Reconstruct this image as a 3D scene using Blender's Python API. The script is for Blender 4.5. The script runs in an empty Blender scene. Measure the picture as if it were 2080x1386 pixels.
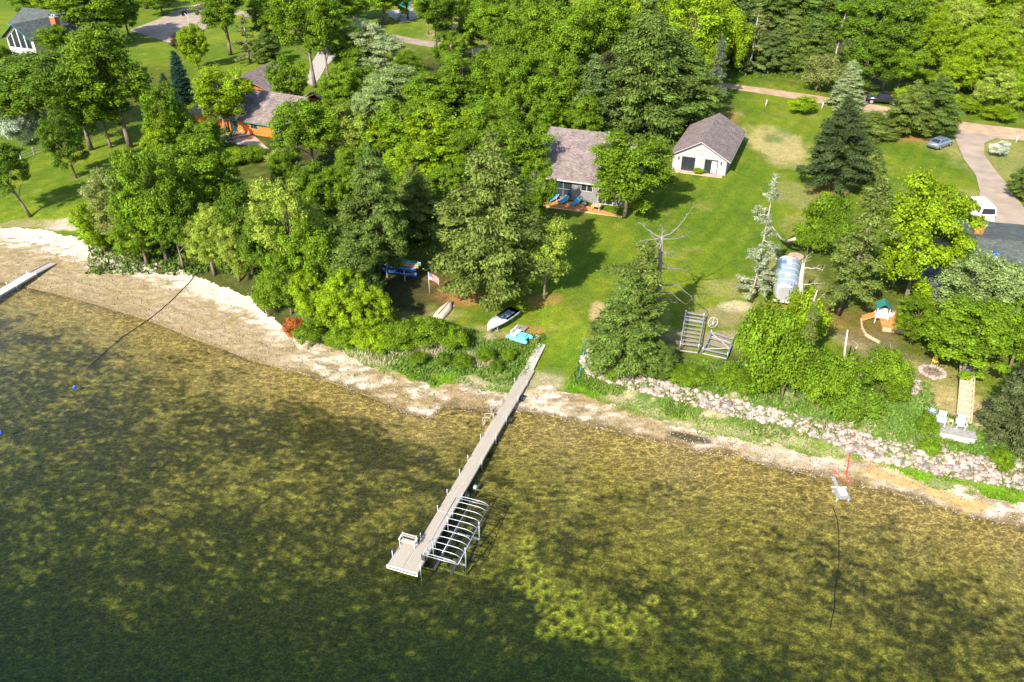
import bpy, math, random
import numpy as np
from mathutils import Vector, Matrix

# ------------------------------------------------------------------ camera, world, sun, exposure
SC = bpy.context.scene
F_PX, PITCH, CAM_H = 1600.0, math.radians(32.5), 44.0
cam = bpy.data.objects.new('camera', bpy.data.cameras.new('camera'))
SC.collection.objects.link(cam)
cam.location = (0, 0, CAM_H)
cam.rotation_euler = (math.pi/2 - PITCH, 0, 0)
cam.data.sensor_width = 36.0
cam.data.lens = 36.0*F_PX/2080.0
cam.data.clip_start = 0.5
cam.data.clip_end = 4000
SC.camera = cam
SUN_EL = math.radians(37)
SHX, SHY = 0.52, 0.854          # direction in which shadows fall on the ground
world = bpy.data.worlds.new('World'); SC.world = world; world.use_nodes = True
wn = world.node_tree.nodes; wl = world.node_tree.links
sky = wn.new('ShaderNodeTexSky'); sky.sky_type = 'NISHITA'; sky.sun_disc = False
sky.sun_elevation = SUN_EL; sky.sun_rotation = math.atan2(-SHX, -SHY)
sky.altitude = 300; sky.air_density = 1.0; sky.dust_density = 1.0
bgn = wn['Background']; bgn.inputs['Strength'].default_value = 0.145
wl.new(sky.outputs[0], bgn.inputs['Color'])
sun = bpy.data.objects.new('sun', bpy.data.lights.new('sun', 'SUN'))
SC.collection.objects.link(sun)
sun.data.energy = 5.0; sun.data.angle = math.radians(0.5); sun.data.color = (1.0, 0.93, 0.80)
_ld = Vector((SHX*math.cos(SUN_EL), SHY*math.cos(SUN_EL), -math.sin(SUN_EL)))
sun.rotation_euler = _ld.to_track_quat('-Z', 'Y').to_euler()
sun.location = (-30, -50, 80)
SC.view_settings.view_transform = 'Standard'; SC.view_settings.look = 'None'
SC.view_settings.gamma = 1.0; SC.view_settings.use_curve_mapping = False
SC.view_settings.exposure = 1.28
SC.cycles.use_denoising = True
SC.cycles.max_bounces = 6; SC.cycles.diffuse_bounces = 3; SC.cycles.transparent_max_bounces = 12
SC.cycles.transmission_bounces = 4; SC.cycles.glossy_bounces = 2
SC.cycles.sample_clamp_indirect = 4.0

random.seed(7); RNG = np.random.default_rng(7)

# ------------------------------------------------------------------ where a point of the photograph lies on the ground
CP, SP = math.cos(PITCH), math.sin(PITCH)
def at(px, py, z=0.0):
    u = (px-1040)/F_PX; v = (py-693)/F_PX
    dx, dy, dz = u, CP - v*SP, -SP - v*CP
    t = (z-CAM_H)/dz
    return (dx*t, dy*t, z)
def proj(p):
    x, y, z = p; z -= CAM_H
    d = y*CP - z*SP; up = y*SP + z*CP
    return 1040+F_PX*x/d, 693-F_PX*up/d
def px_per_m(p):
    return F_PX/(p[1]*CP - (p[2]-CAM_H)*SP)

SHORE_PX = [(0,572),(130,600),(300,650),(400,690),(520,735),(640,765),(750,805),(830,840),(872,853),(884,838),(906,824),(960,831),
            (1010,838),(1060,835),(1110,842),(1180,858),(1260,880),(1330,893),(1420,915),(1500,925),(1560,948),(1675,970),
            (1734,984),(1790,994),(1889,1022),(1988,1052),(2080,1071)]
_s = np.array([at(x, y, 0)[:2] for x, y in SHORE_PX])
_s = np.vstack([[[-700, _s[0,1]+170]], _s, [[700, _s[-1,1]-130]]])
def ys(x):
    x = np.asarray(x, float)
    return np.interp(x, _s[:,0], _s[:,1])
_gx = np.linspace(-800, 800, 6401); _gy = np.interp(_gx, _s[:,0], _s[:,1])
_kk = np.exp(-(np.arange(-80, 81)*0.25/6.0)**2); _kk /= _kk.sum()
_gs = np.convolve(np.pad(_gy, 80, mode='edge'), _kk, 'valid')
def ysm(x): return np.interp(np.asarray(x, float), _gx, _gs)       # the shoreline without its small notches
def shore_d(x, y):
    d0 = y-ysm(x); return d0-(ys(x)-ysm(x))*np.exp(-(d0/3.5)**2)
BEACH_PX = [(0,462),(100,472),(170,492),(250,522),(370,552),(500,602),(545,642),(570,664),(650,694),(740,735),(830,768),(950,778),
            (1040,792),(1100,778),(1160,790),(1300,838),(1450,878),(1600,905),(1690,925),(1760,930),(1830,955),(1900,985),(1980,990),(2080,1018)]
_b = np.array([at(x, y, 0.5)[:2] for x, y in BEACH_PX])
_bw = np.maximum(shore_d(_b[:,0], _b[:,1]), 0.8)
def bw(x): return np.interp(np.asarray(x, float), _b[:,0], _bw)
def sstep(a, b, x):
    t = np.clip((np.asarray(x, float)-a)/(b-a), 0, 1); return t*t*(3-2*t)
def lake_k(x): return np.interp(np.asarray(x, float), [-60,-28,-4], [0.58,0.72,1.0])
def bank_h(x): return np.interp(np.asarray(x, float), [-70,-45,-25,0,20,60], [0.7,0.9,1.5,1.7,2.1,2.3])
def terrain(x, y):
    x = np.asarray(x, float); y = np.asarray(y, float)
    d = shore_d(x, y); w = bw(x)
    dl = np.where(d < 0, d*lake_k(x), d)                          # the bay on the left shelves more gently
    bed = -0.048*np.minimum(-dl, 12) - 0.11*np.clip(-dl-12, 0, 30) - 0.03*np.maximum(-dl-42, 0)
    slope = np.where(x < -30, 0.05, 0.07)
    beach = 0.02 + slope*np.minimum(d, w)
    wd = 7.0+9.0*np.exp(-((x-3.0)/5.0)**2)                       # the mown slope at the dock is gentler
    bank = bank_h(x)*sstep(0, 1, (d-w+0.5)/wd)
    inland = 0.028*np.clip(d-w-4, 0, 60) + 0.010*np.clip(d-w-64, 0, 140)
    return np.where(d < 0, bed, beach+bank+inland)
def tz(x, y): return float(terrain(x, y))
def G(px, py, dz=0.0):
    z = 1.5
    for _ in range(40):
        p = at(px, py, z); z = 0.5*z+0.5*tz(p[0], p[1])
    p = at(px, py, z)
    return Vector((p[0], p[1], z+dz))
def Gv(px, py):
    """the same for arrays"""
    px = np.asarray(px, float); py = np.asarray(py, float)
    u = (px-1040)/F_PX; v = (py-693)/F_PX; dy = CP-v*SP; dz = -SP-v*CP; z = np.full(px.shape, 1.5)
    for _ in range(40):
        t = (z-CAM_H)/dz; z = 0.5*z+0.5*terrain(u*t, dy*t)
    t = (z-CAM_H)/dz
    return np.stack([u*t, dy*t, z], -1)
def height_to(base, py):
    """height of an upright thing at base whose top is seen at row py"""
    lo, hi = 0.0, 40.0
    for _ in range(40):
        m = (lo+hi)/2
        if proj((base[0], base[1], base[2]+m))[1] > py: lo = m
        else: hi = m
    return lo

# ------------------------------------------------------------------ value noise for vertex colours
_lat = RNG.random((512, 512))
def vnoise(x, y):
    xi = np.floor(x).astype(int); yi = np.floor(y).astype(int); fx = x-xi; fy = y-yi
    fx = fx*fx*(3-2*fx); fy = fy*fy*(3-2*fy)
    a = _lat[xi % 512, yi % 512]; b = _lat[(xi+1) % 512, yi % 512]; c = _lat[xi % 512, (yi+1) % 512]; d = _lat[(xi+1) % 512, (yi+1) % 512]
    return (a*(1-fx)+b*fx)*(1-fy)+(c*(1-fx)+d*fx)*fy
def fbm(x, y, o=4):
    s = 0; a = 0.5; t = 0
    for k in range(o):
        s = s+a*vnoise(x*2**k+17.3*k, y*2**k+9.1*k); t += a; a *= 0.5
    return s/t

# ------------------------------------------------------------------ helpers
COL = SC.collection
def tag(o, label=None, cat=None, group=None, kind=None):
    if label: o['label'] = label
    if cat: o['category'] = cat
    if group: o['group'] = group
    if kind: o['kind'] = kind
    return o
def empty(name, loc, rz=0.0, label=None, cat=None, group=None):
    e = bpy.data.objects.new(name, None); COL.objects.link(e)
    e.empty_display_size = 0.2
    e.location = loc; e.rotation_euler = (0, 0, rz)
    return tag(e, label, cat, group)
def obj(name, me, mat=None, parent=None, loc=None, rz=None):
    o = bpy.data.objects.new(name, me); COL.objects.link(o)
    if mat is not None and len(me.materials) == 0: me.materials.append(mat)
    if parent: o.parent = parent
    if loc is not None: o.location = loc
    if rz is not None: o.rotation_euler = (0, 0, rz)
    return o
def mesh_np(name, v, faces_flat, n, smooth=False):
    """faces all with n corners"""
    me = bpy.data.meshes.new(name)
    v = np.asarray(v, np.float32); f = np.asarray(faces_flat, np.int32).reshape(-1)
    nf = len(f)//n
    me.vertices.add(len(v)); me.vertices.foreach_set('co', v.reshape(-1))
    me.loops.add(len(f)); me.loops.foreach_set('vertex_index', f)
    me.polygons.add(nf)
    me.polygons.foreach_set('loop_start', np.arange(nf, dtype=np.int32)*n)
    me.polygons.foreach_set('loop_total', np.full(nf, n, np.int32))
    if smooth: me.polygons.foreach_set('use_smooth', np.ones(nf, bool))
    me.update(calc_edges=True)
    return me
class MB:
    """collects shapes and links them as one mesh object"""
    def __init__(s): s.v = []; s.f = []; s.sm = []
    def add(s, vs, fs, smooth=False):
        b = len(s.v); s.v += [tuple(p) for p in vs]
        for f in fs: s.f.append([b+i for i in f]); s.sm.append(smooth)
        return s
    def box(s, c, sz, rz=0.0, m=None):
        x, y, z = sz[0]/2, sz[1]/2, sz[2]/2
        vs = [Vector((i*x, j*y, k*z)) for k in (-1, 1) for i, j in ((-1,-1),(1,-1),(1,1),(-1,1))]
        M = m if m is not None else Matrix.Rotation(rz, 3, 'Z')
        vs = [M @ v + Vector(c) for v in vs]
        return s.add(vs, [(3,2,1,0),(4,5,6,7),(0,1,5,4),(1,2,6,5),(2,3,7,6),(3,0,4,7)])
    def beam(s, a, b, w, h, up=(0,0,1)):
        a = Vector(a); b = Vector(b); d = (b-a).normalized(); u = Vector(up)
        sx = d.cross(u)
        if sx.length < 1e-4: sx = d.cross(Vector((1,0,0)))
        sx.normalize(); sz = sx.cross(d)
        vs = [p+sx*(i*w/2)+sz*(j*h/2) for p in (a, b) for i, j in ((-1,-1),(1,-1),(1,1),(-1,1))]
        return s.add(vs, [(0,1,2,3),(7,6,5,4),(1,0,4,5),(2,1,5,6),(3,2,6,7),(0,3,7,4)])
    def tube(s, pts, rad, n=8, caps=True, smooth=True):
        pts = [Vector(p) for p in pts]
        if not hasattr(rad, '__len__'): rad = [rad]*len(pts)
        vs = []; fs = []
        for i, p in enumerate(pts):
            d = (pts[min(i+1, len(pts)-1)]-pts[max(i-1, 0)]).normalized()
            a = d.cross(Vector((0,0,1)))
            if a.length < 1e-3: a = d.cross(Vector((1,0,0)))
            a.normalize(); b = a.cross(d)
            for k in range(n):
                t = 2*math.pi*k/n
                vs.append(p+(a*math.cos(t)+b*math.sin(t))*rad[i])
        for i in range(len(pts)-1):
            for k in range(n):
                fs.append((i*n+k, i*n+(k+1) % n, (i+1)*n+(k+1) % n, (i+1)*n+k))
        s.add(vs, fs, smooth)
        if caps:
            b = len(s.v)-len(vs)
            s.f.append([b+k for k in range(n)][::-1]); s.sm.append(False)
            s.f.append([b+(len(pts)-1)*n+k for k in range(n)]); s.sm.append(False)
        return s
    def prism(s, poly, z0, z1):
        """poly: list of (x,y); zs may be numbers"""
        n = len(poly)
        ar = sum(poly[i][0]*poly[(i+1) % n][1]-poly[(i+1) % n][0]*poly[i][1] for i in range(n))
        if ar < 0: poly = poly[::-1]
        vs = [(x, y, z0) for x, y in poly]+[(x, y, z1) for x, y in poly]
        return s.add(vs, [tuple(range(n))[::-1], tuple(range(n, 2*n))]+[(i, (i+1) % n, n+(i+1) % n, n+i) for i in range(n)])
    def loft(s, rings, smooth=True, caps=True):
        n = len(rings[0]); vs = [p for r in rings for p in r]; fs = []
        for i in range(len(rings)-1):
            for k in range(n): fs.append((i*n+k, i*n+(k+1) % n, (i+1)*n+(k+1) % n, (i+1)*n+k))
        s.add(vs, fs, smooth)
        if caps:
            b = len(s.v)-len(vs)
            s.f.append([b+k for k in range(n)][::-1]); s.sm.append(False)
            s.f.append([b+(len(rings)-1)*n+k for k in range(n)]); s.sm.append(False)
        return s
    def mesh(s, name):
        me = bpy.data.meshes.new(name); me.from_pydata(s.v, [], s.f)
        me.polygons.foreach_set('use_smooth', s.sm); me.update(); return me
    def build(s, name, mat, parent=None, loc=None, rz=None):
        return obj(name, s.mesh(name), mat, parent, loc, rz)
def copy_tree(o, parent=None):
    c = o.copy(); COL.objects.link(c)
    if parent: c.parent = parent
    for ch in list(o.children): copy_tree(ch, c)
    return c

# ------------------------------------------------------------------ materials
def new_mat(name):
    m = bpy.data.materials.new(name); m.use_nodes = True
    return m, m.node_tree.nodes, m.node_tree.links, m.node_tree.nodes['Principled BSDF']
def mat(name, col, rough=0.7, var=0.15, scale=6.0, bump=0.0, metal=0.0, spec=0.2, streak=None):
    """plain colour with procedural blotches and fine relief"""
    m, n, l, p = new_mat(name)
    p.inputs['Roughness'].default_value = rough; p.inputs['Metallic'].default_value = metal
    p.inputs['Specular IOR Level'].default_value = spec
    tc = n.new('ShaderNodeTexCoord'); mp = n.new('ShaderNodeMapping'); l.new(tc.outputs['Object'], mp.inputs[0])
    if streak: mp.inputs['Scale'].default_value = streak
    nz = n.new('ShaderNodeTexNoise'); nz.inputs['Scale'].default_value = scale; nz.inputs['Detail'].default_value = 5
    l.new(mp.outputs[0], nz.inputs['Vector'])
    mr = n.new('ShaderNodeMapRange'); mr.inputs[1].default_value = 0.3; mr.inputs[2].default_value = 0.7
    mr.inputs[3].default_value = 1-var; mr.inputs[4].default_value = 1+var
    l.new(nz.outputs[0], mr.inputs[0])
    oi = n.new('ShaderNodeObjectInfo')
    mr2 = n.new('ShaderNodeMapRange'); mr2.inputs[3].default_value = 1-var*0.5; mr2.inputs[4].default_value = 1+var*0.5
    l.new(oi.outputs['Random'], mr2.inputs[0])
    mu = n.new('ShaderNodeMath'); mu.operation = 'MULTIPLY'; l.new(mr.outputs[0], mu.inputs[0]); l.new(mr2.outputs[0], mu.inputs[1])
    mx = n.new('ShaderNodeVectorMath'); mx.operation = 'SCALE'; mx.inputs[0].default_value = col[:3]
    l.new(mu.outputs[0], mx.inputs['Scale']); l.new(mx.outputs[0], p.inputs['Base Color'])
    if bump:
        bp = n.new('ShaderNodeBump'); bp.inputs['Strength'].default_value = bump; bp.inputs['Distance'].default_value = 0.05
        l.new(nz.outputs[0], bp.inputs['Height']); l.new(bp.outputs[0], p.inputs['Normal'])
    return m
def shingle_mat(name, col, course=0.14):
    m, n, l, p = new_mat(name); p.inputs['Roughness'].default_value = 0.9; p.inputs['Specular IOR Level'].default_value = 0.15
    uv = n.new('ShaderNodeUVMap'); uv.uv_map = 'UVMap'
    br = n.new('ShaderNodeTexBrick'); br.inputs['Scale'].default_value = 1.0
    br.inputs['Brick Width'].default_value = 0.32; br.inputs['Row Height'].default_value = course
    br.inputs['Mortar Size'].default_value = 0.012; br.inputs['Bias'].default_value = 0.0
    c = Vector(col[:3])
    br.inputs['Color1'].default_value = (*(c*0.72), 1); br.inputs['Color2'].default_value = (*(c*1.3), 1); br.inputs['Mortar'].default_value = (*(c*0.45), 1)
    l.new(uv.outputs[0], br.inputs['Vector'])
    nz = n.new('ShaderNodeTexNoise'); nz.inputs['Scale'].default_value = 0.9; nz.inputs['Detail'].default_value = 6; l.new(uv.outputs[0], nz.inputs['Vector'])
    mr = n.new('ShaderNodeMapRange'); mr.inputs[1].default_value = 0.3; mr.inputs[2].default_value = 0.7; mr.inputs[3].default_value = 0.75; mr.inputs[4].default_value = 1.25
    l.new(nz.outputs[0], mr.inputs[0])
    mx = n.new('ShaderNodeVectorMath'); mx.operation = 'SCALE'; l.new(br.outputs['Color'], mx.inputs[0]); l.new(mr.outputs[0], mx.inputs['Scale'])
    l.new(mx.outputs[0], p.inputs['Base Color'])
    bp = n.new('ShaderNodeBump'); bp.inputs['Strength'].default_value = 0.5; bp.inputs['Distance'].default_value = 0.02
    l.new(br.outputs['Fac'], bp.inputs['Height']); bp.invert = True; l.new(bp.outputs[0], p.inputs['Normal'])
    return m
def glass_mat(name, col=(0.02,0.025,0.03)):
    m, n, l, p = new_mat(name); p.inputs['Base Color'].default_value = (*col, 1); p.inputs['Roughness'].default_value = 0.06
    p.inputs['Specular IOR Level'].default_value = 0.6
    return m
M = {}
M['white'] = mat('white_paint', (0.50,0.50,0.49), 0.5, 0.06)
M['alu'] = mat('aluminium', (0.36,0.37,0.40), 0.38, 0.08, metal=0.6)
M['steel'] = mat('galvanised_steel', (0.42,0.44,0.47), 0.5, 0.15, metal=0.5)
M['deck'] = mat('beige_composite_deck', (0.31,0.27,0.22), 0.75, 0.10, 3.0, 0.1, streak=(1,6,1))
M['oldwood'] = mat('weathered_grey_wood', (0.33,0.30,0.265), 0.9, 0.28, 5.0, 0.3, streak=(1,5,1))
M['greywood'] = mat('pale_grey_boards', (0.24,0.225,0.215), 0.85, 0.2, 5.0, 0.2)
M['tan'] = mat('tan_timber', (0.42,0.31,0.19), 0.85, 0.25, 5.0, 0.2)
M['cedar'] = mat('orange_cedar', (0.46,0.19,0.06), 0.7, 0.22, 4.0, 0.15)
M['log'] = mat('orange_stained_siding', (0.50,0.13,0.025), 0.6, 0.16, 4.0, 0.1)
M['greyside'] = mat('grey_siding', (0.29,0.275,0.275), 0.7, 0.05)
M['trim'] = mat('pale_trim', (0.42,0.40,0.39), 0.6, 0.05)
M['dark'] = mat('dark_metal', (0.035,0.037,0.042), 0.5, 0.2)
M['black'] = mat('black_rubber', (0.012,0.012,0.013), 0.7, 0.2)
M['glass'] = glass_mat('window_glass')
M['stone'] = mat('chimney_stone', (0.36,0.33,0.30), 0.9, 0.3, 4.0, 0.5)
M['brick'] = mat('red_brick', (0.30,0.10,0.05), 0.9, 0.25, 6.0, 0.3)
M['greenmetal'] = mat('green_trim', (0.03,0.16,0.13), 0.5, 0.1)
M['concrete'] = mat('concrete', (0.30,0.27,0.24), 0.9, 0.12, 1.5, 0.2)
M['patio'] = mat('patio_paving', (0.36,0.26,0.20), 0.9, 0.15, 1.2, 0.2)
M['blue'] = mat('bright_blue_plastic', (0.012,0.06,0.42), 0.4, 0.1)
M['sling'] = mat('turquoise_sling_fabric', (0.03,0.27,0.46), 0.7, 0.12)
M['cream'] = mat('cream_cushion', (0.58,0.50,0.38), 0.85, 0.08)
M['red'] = mat('red_paint', (0.45,0.03,0.02), 0.4, 0.1)
M['aqua'] = mat('aqua_plastic', (0.12,0.50,0.60), 0.45, 0.08)
M['boatwhite'] = mat('white_gelcoat', (0.55,0.55,0.55), 0.3, 0.04, spec=0.5)
M['bark'] = mat('grey_brown_bark', (0.15,0.115,0.085), 0.95, 0.35, 7.0, 0.6, streak=(1,1,.35))
M['barkpale'] = mat('pale_bark', (0.33,0.29,0.24), 0.9, 0.3, 6.0, 0.4, streak=(1,1,.4))
M['barkdead'] = mat('bare_dead_wood', (0.17,0.15,0.135), 0.9, 0.25, 6.0, 0.4, streak=(1,1,.3))
M['roofbrown'] = shingle_mat('brown_shingles', (0.185,0.145,0.135))
M['roofgreen'] = shingle_mat('green_grey_shingles', (0.075,0.085,0.085))
M['roofslate'] = shingle_mat('dark_grey_green_shingles', (0.085,0.095,0.085))
# ------------------------------------------------------------------ terrain: lake bed, beach, lawn
def attr_mat(name, fine, famp, rough=0.9, bump=0.3, bscale=None, spec=0.04, extra=None):
    m, n, l, p = new_mat(name); p.inputs['Roughness'].default_value = rough; p.inputs['Specular IOR Level'].default_value = spec
    at_ = n.new('ShaderNodeAttribute'); at_.attribute_name = 'Col'
    tc = n.new('ShaderNodeTexCoord')
    src = at_.outputs['Color']
    for sc_, am in zip(fine, famp):
        nz = n.new('ShaderNodeTexNoise'); nz.inputs['Scale'].default_value = sc_; nz.inputs['Detail'].default_value = 4
        nz.inputs['Roughness'].default_value = 0.65
        l.new(tc.outputs['Object'], nz.inputs['Vector'])
        mr = n.new('ShaderNodeMapRange'); mr.inputs[1].default_value = 0.28; mr.inputs[2].default_value = 0.72
        mr.inputs[3].default_value = 1-am; mr.inputs[4].default_value = 1+am
        l.new(nz.outputs[0], mr.inputs[0])
        mx = n.new('ShaderNodeVectorMath'); mx.operation = 'SCALE'; l.new(src, mx.inputs[0]); l.new(mr.outputs[0], mx.inputs['Scale'])
        src = mx.outputs[0]
    if extra: src = extra(n, l, tc, src)
    l.new(src, p.inputs['Base Color'])
    bp = n.new('ShaderNodeBump'); bp.inputs['Strength'].default_value = bump; bp.inputs['Distance'].default_value = 0.12
    l.new(nz.outputs[0], bp.inputs['Height']); l.new(bp.outputs[0], p.inputs['Normal'])
    return m

xs_ = np.concatenate([-75-np.geomspace(1, 900, 34)[::-1], np.arange(-75, 75.01, 0.3), 75+np.geomspace(1, 900, 34)])
ds_ = np.concatenate([-75-np.geomspace(1, 60, 8)[::-1], np.arange(-75, -1.6, 0.3), np.arange(-1.6, 0, 0.2), np.arange(0, 24, 0.2),
                      np.arange(24, 75, 0.5), np.arange(75, 250, 1.5), 250+np.geomspace(2, 1400, 16)])
X, Dm = np.meshgrid(xs_, ds_)
bw_g = bw(X)
Y = Dm+ysm(X)
Dm = shore_d(X, Y)
Z = terrain(X, Y)
# rough beach: mats of dried weed, small scarps
rough_b = (fbm(X*1.3, Y*2.2)-0.5)*0.16*sstep(0.2, 1.2, Dm)*(1-sstep(bw_g, bw_g+2, Dm))
Z = Z+rough_b
# grass humps on the bank
Z = Z+(fbm(X*0.9+50, Y*0.9)-0.5)*0.25*sstep(bw_g, bw_g+2, Dm)*(1-sstep(bw_g+6, bw_g+12, Dm))
# little relief on the bed
Z = np.where(Dm < -1, Z+(fbm(X*0.5, Y*0.5)-0.5)*0.18, Z)
dep = np.maximum(Y*CP-(Z-CAM_H)*SP, 1.0)
PX = 1040+F_PX*X/dep
PY = 693-F_PX*(Y*SP+(Z-CAM_H)*CP)/dep
PX = np.where(dep > 5, PX, -9999); PY = np.where(dep > 5, PY, 9999)

def lerp(a, b, t): return a*(1-t[..., None])+b*t[..., None]
def C3(c): return np.array(c, float)
def ell(px, py, rx, ry, rot=0.0, soft=0.6, wob=0.35):
    """soft wobbly ellipse mask at a spot of the terrain, radii in metres"""
    g = G(px, py); dx = X-g.x; dy = Y-g.y
    c, s = math.cos(rot), math.sin(rot)
    r = np.sqrt(((dx*c+dy*s)/rx)**2+((-dx*s+dy*c)/ry)**2)
    r = r+(fbm(X*0.8+px, Y*0.8+py)-0.5)*2*wob
    return 1-sstep(1-soft*0.5, 1+soft*0.5, r)
# --- bed
n1 = fbm(X*0.22, Y*0.30, 4); n2 = fbm(X*0.9+30, Y*1.1, 4); n3 = fbm(X*2.6+7, Y*2.6, 3)
def ramp(v, pts): return np.interp(v, [a for a, _ in pts], [b for _, b in pts])
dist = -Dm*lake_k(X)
left = 1-sstep(820, 1120, PX)
w_left = ramp(dist, [(0,-.3),(2,-.12),(3.5,0.2),(6,0.66),(11,0.76),(15,0.72),(20,0.92),(26,1.2),(34,1.35),(60,1.4)])
w_right = ramp(dist, [(0,-.3),(3,-.2),(6,0.08),(9,0.38),(11,0.50),(15,0.58),(20,0.74),(26,0.98),(32,1.1),(60,1.2)])
W = w_left*left+w_right*(1-left)
def pxblob(cx, cy, rx, ry, rot=0.0):
    c, s = math.cos(rot), math.sin(rot); dx = PX-cx; dy = PY-cy
    return np.exp(-(((dx*c+dy*s)/rx)**2+((-dx*s+dy*c)/ry)**2))
for cx, cy, rx, ry, rot, am in [(620,830,230,45,0.42,.42),(820,930,120,40,0.3,.4),(380,720,120,30,0.4,.3),(150,720,120,40,0.3,.1),
        (300,980,200,70,0.2,.15),(560,1060,200,60,0.1,.18),(700,1160,200,70,0,.15),(500,1300,500,80,0,.08),
        (1880,1180,150,60,0.5,.28),(1960,1270,130,50,0.5,.2),(1700,1040,120,30,0.5,.12),(1130,1330,250,50,0.3,.25),(1080,1240,90,30,0.3,.2),
        (1360,1020,120,30,0.4,.14),(1130,920,60,40,0.5,.12),(1480,1330,120,40,0.4,.15),(1580,1290,60,60,0,.1),
        (650,1110,90,22,-.3,-.35),(560,1040,60,20,0,-.25),(200,1010,180,50,0.2,-.18),(470,950,120,40,.2,-.12),(1150,1210,130,26,0.55,-.5),(1240,1260,90,22,0.3,-.45),
        (1500,1150,300,60,0.4,-.12),(1180,1000,160,50,0.5,-.1),(1450,1310,90,25,0.3,-.2),(910,1292,16,12,0,-.6),(1090,1333,16,10,0,-.6),(1450,1345,40,14,0,-.45),
        (450,1155,22,10,0,-.5),(940,980,110,40,.4,-.1),(1720,1330,180,60,.3,-.12),(2040,1120,90,40,.4,-.15),(60,900,140,60,0.2,-.08)]:
    W = W+am*pxblob(cx, cy, rx, ry, rot)
n4 = fbm(X*1.7+60, Y*2.3+5, 4); n5 = fbm(X*0.55+15, Y*0.9+70, 4)
XR = X*0.93-Y*0.36; YR = X*0.36+Y*0.93
n6 = fbm(XR*0.9+3, YR*2.6+8, 4); n7 = fbm(XR*2.2, YR*4.4, 3)
Wm = sstep(-0.05, 1.05, W-0.04+(n1-0.5)*1.1+(n2-0.5)*0.45+(n5-0.5)*0.55+(n3-0.5)*0.8+(n6-0.5)*0.9-(n7-0.5)*1.2)
W2 = sstep(-0.15, 1.15, Wm)
sand = C3((0.37,0.275,0.085)); weed = C3((0.034,0.036,0.007)); olive = C3((0.225,0.180,0.036))
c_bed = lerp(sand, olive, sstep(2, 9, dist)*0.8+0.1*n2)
c_bed = lerp(c_bed, C3((0.42,0.36,0.075)), sstep(0.50, 0.74, n7)*sstep(3, 8, dist)*0.6)  # yellow caustic highlights put into the bed colour
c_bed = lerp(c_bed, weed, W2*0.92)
c_bed = lerp(c_bed, C3((0.026,0.046,0.022)), sstep(15, 29, dist)*(0.45+0.45*W2))  # deep-water tint painted into the bed, standing in for scattered light
# wet dark line at the very edge
c_bed = lerp(c_bed, C3((0.10,0.075,0.03)), (1-sstep(0.0, 0.9, dist))*0.7*(n1*1.4))
NEST = [(1052,1190),(1085,1190),(1083,1212),(1108,1196),(1113,1218),(1142,1212),(1170,1220),(1133,1240),(1103,1237),(1160,1250),(1187,1263),
        (1173,1281),(1150,1275),(1215,1248),(1238,1262),(1240,1286),(1272,1265),(1275,1286),(1322,1271),(1325,1228),(1108,1278),(1400,1254),(1074,1115),
        (1071,1131),(1055,1157),(1088,1165),(1200,1290),(1258,1240),(1127,1262),(1300,1250)]
for k, (nx, ny) in enumerate(NEST):
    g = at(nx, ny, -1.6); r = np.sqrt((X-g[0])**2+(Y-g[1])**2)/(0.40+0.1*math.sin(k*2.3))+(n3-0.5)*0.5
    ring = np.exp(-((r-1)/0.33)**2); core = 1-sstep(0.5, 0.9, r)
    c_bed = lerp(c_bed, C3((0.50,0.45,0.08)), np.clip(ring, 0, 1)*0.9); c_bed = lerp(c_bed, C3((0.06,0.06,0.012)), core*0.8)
    Z = Z+ring*0.08-core*0.10
# --- beach
bn = fbm(X*1.1, Y*2.0, 5); bn2 = fbm(X*0.35+9, Y*0.7+3, 4); bn3 = fbm(X*4+2, Y*5, 3)
c_be = lerp(C3((0.37,0.30,0.185)), C3((0.62,0.50,0.39)), sstep(0.44, 0.6, bn))
c_be = lerp(c_be, C3((0.27,0.19,0.075)), sstep(0.48, 0.68, bn2)*0.85)
c_be = lerp(c_be, C3((0.16,0.13,0.05)), sstep(0.56, 0.74, fbm(X*0.8+40, Y*1.6, 4))*0.75)
t_b = Dm/np.maximum(bw_g, 0.5)
c_be = lerp(c_be, C3((0.60,0.53,0.42)), sstep(0.62, 0.8, t_b+(bn-0.5)*0.5)*(1-sstep(560, 640, PX))*0.9)      # pale dry sand on the left
c_be = lerp(c_be, C3((0.13,0.10,0.045)), (1-sstep(0.1, 0.8, Dm+(bn-0.5)))*0.85)                              # wet edge
c_be = lerp(c_be, C3((0.29,0.22,0.115)), (1-sstep(0.45, 0.7, t_b+(bn2-0.5)*0.6))*(1-sstep(560, 660, PX))*0.8)
c_be = c_be*(0.62+0.44*bn3[..., None])
c_be = lerp(c_be, C3((0.04,0.04,0.025)), ell(1405,890,2.2,0.45,-0.35)*0.9)                                 # dark pool
c_be = lerp(c_be, C3((0.40,0.34,0.25)), ell(1620,925,4,1.2,-0.3)*0.6)
for sx, sy, rx in [(1795,965,1.5),(1840,980,1.2),(1915,1005,1.3),(1960,1025,1.6)]:
    c_be = lerp(c_be, C3((0.42,0.27,0.10)), ell(sx, sy, rx, 0.7, -0.3)*0.9)                                  # heaps of straw
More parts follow.
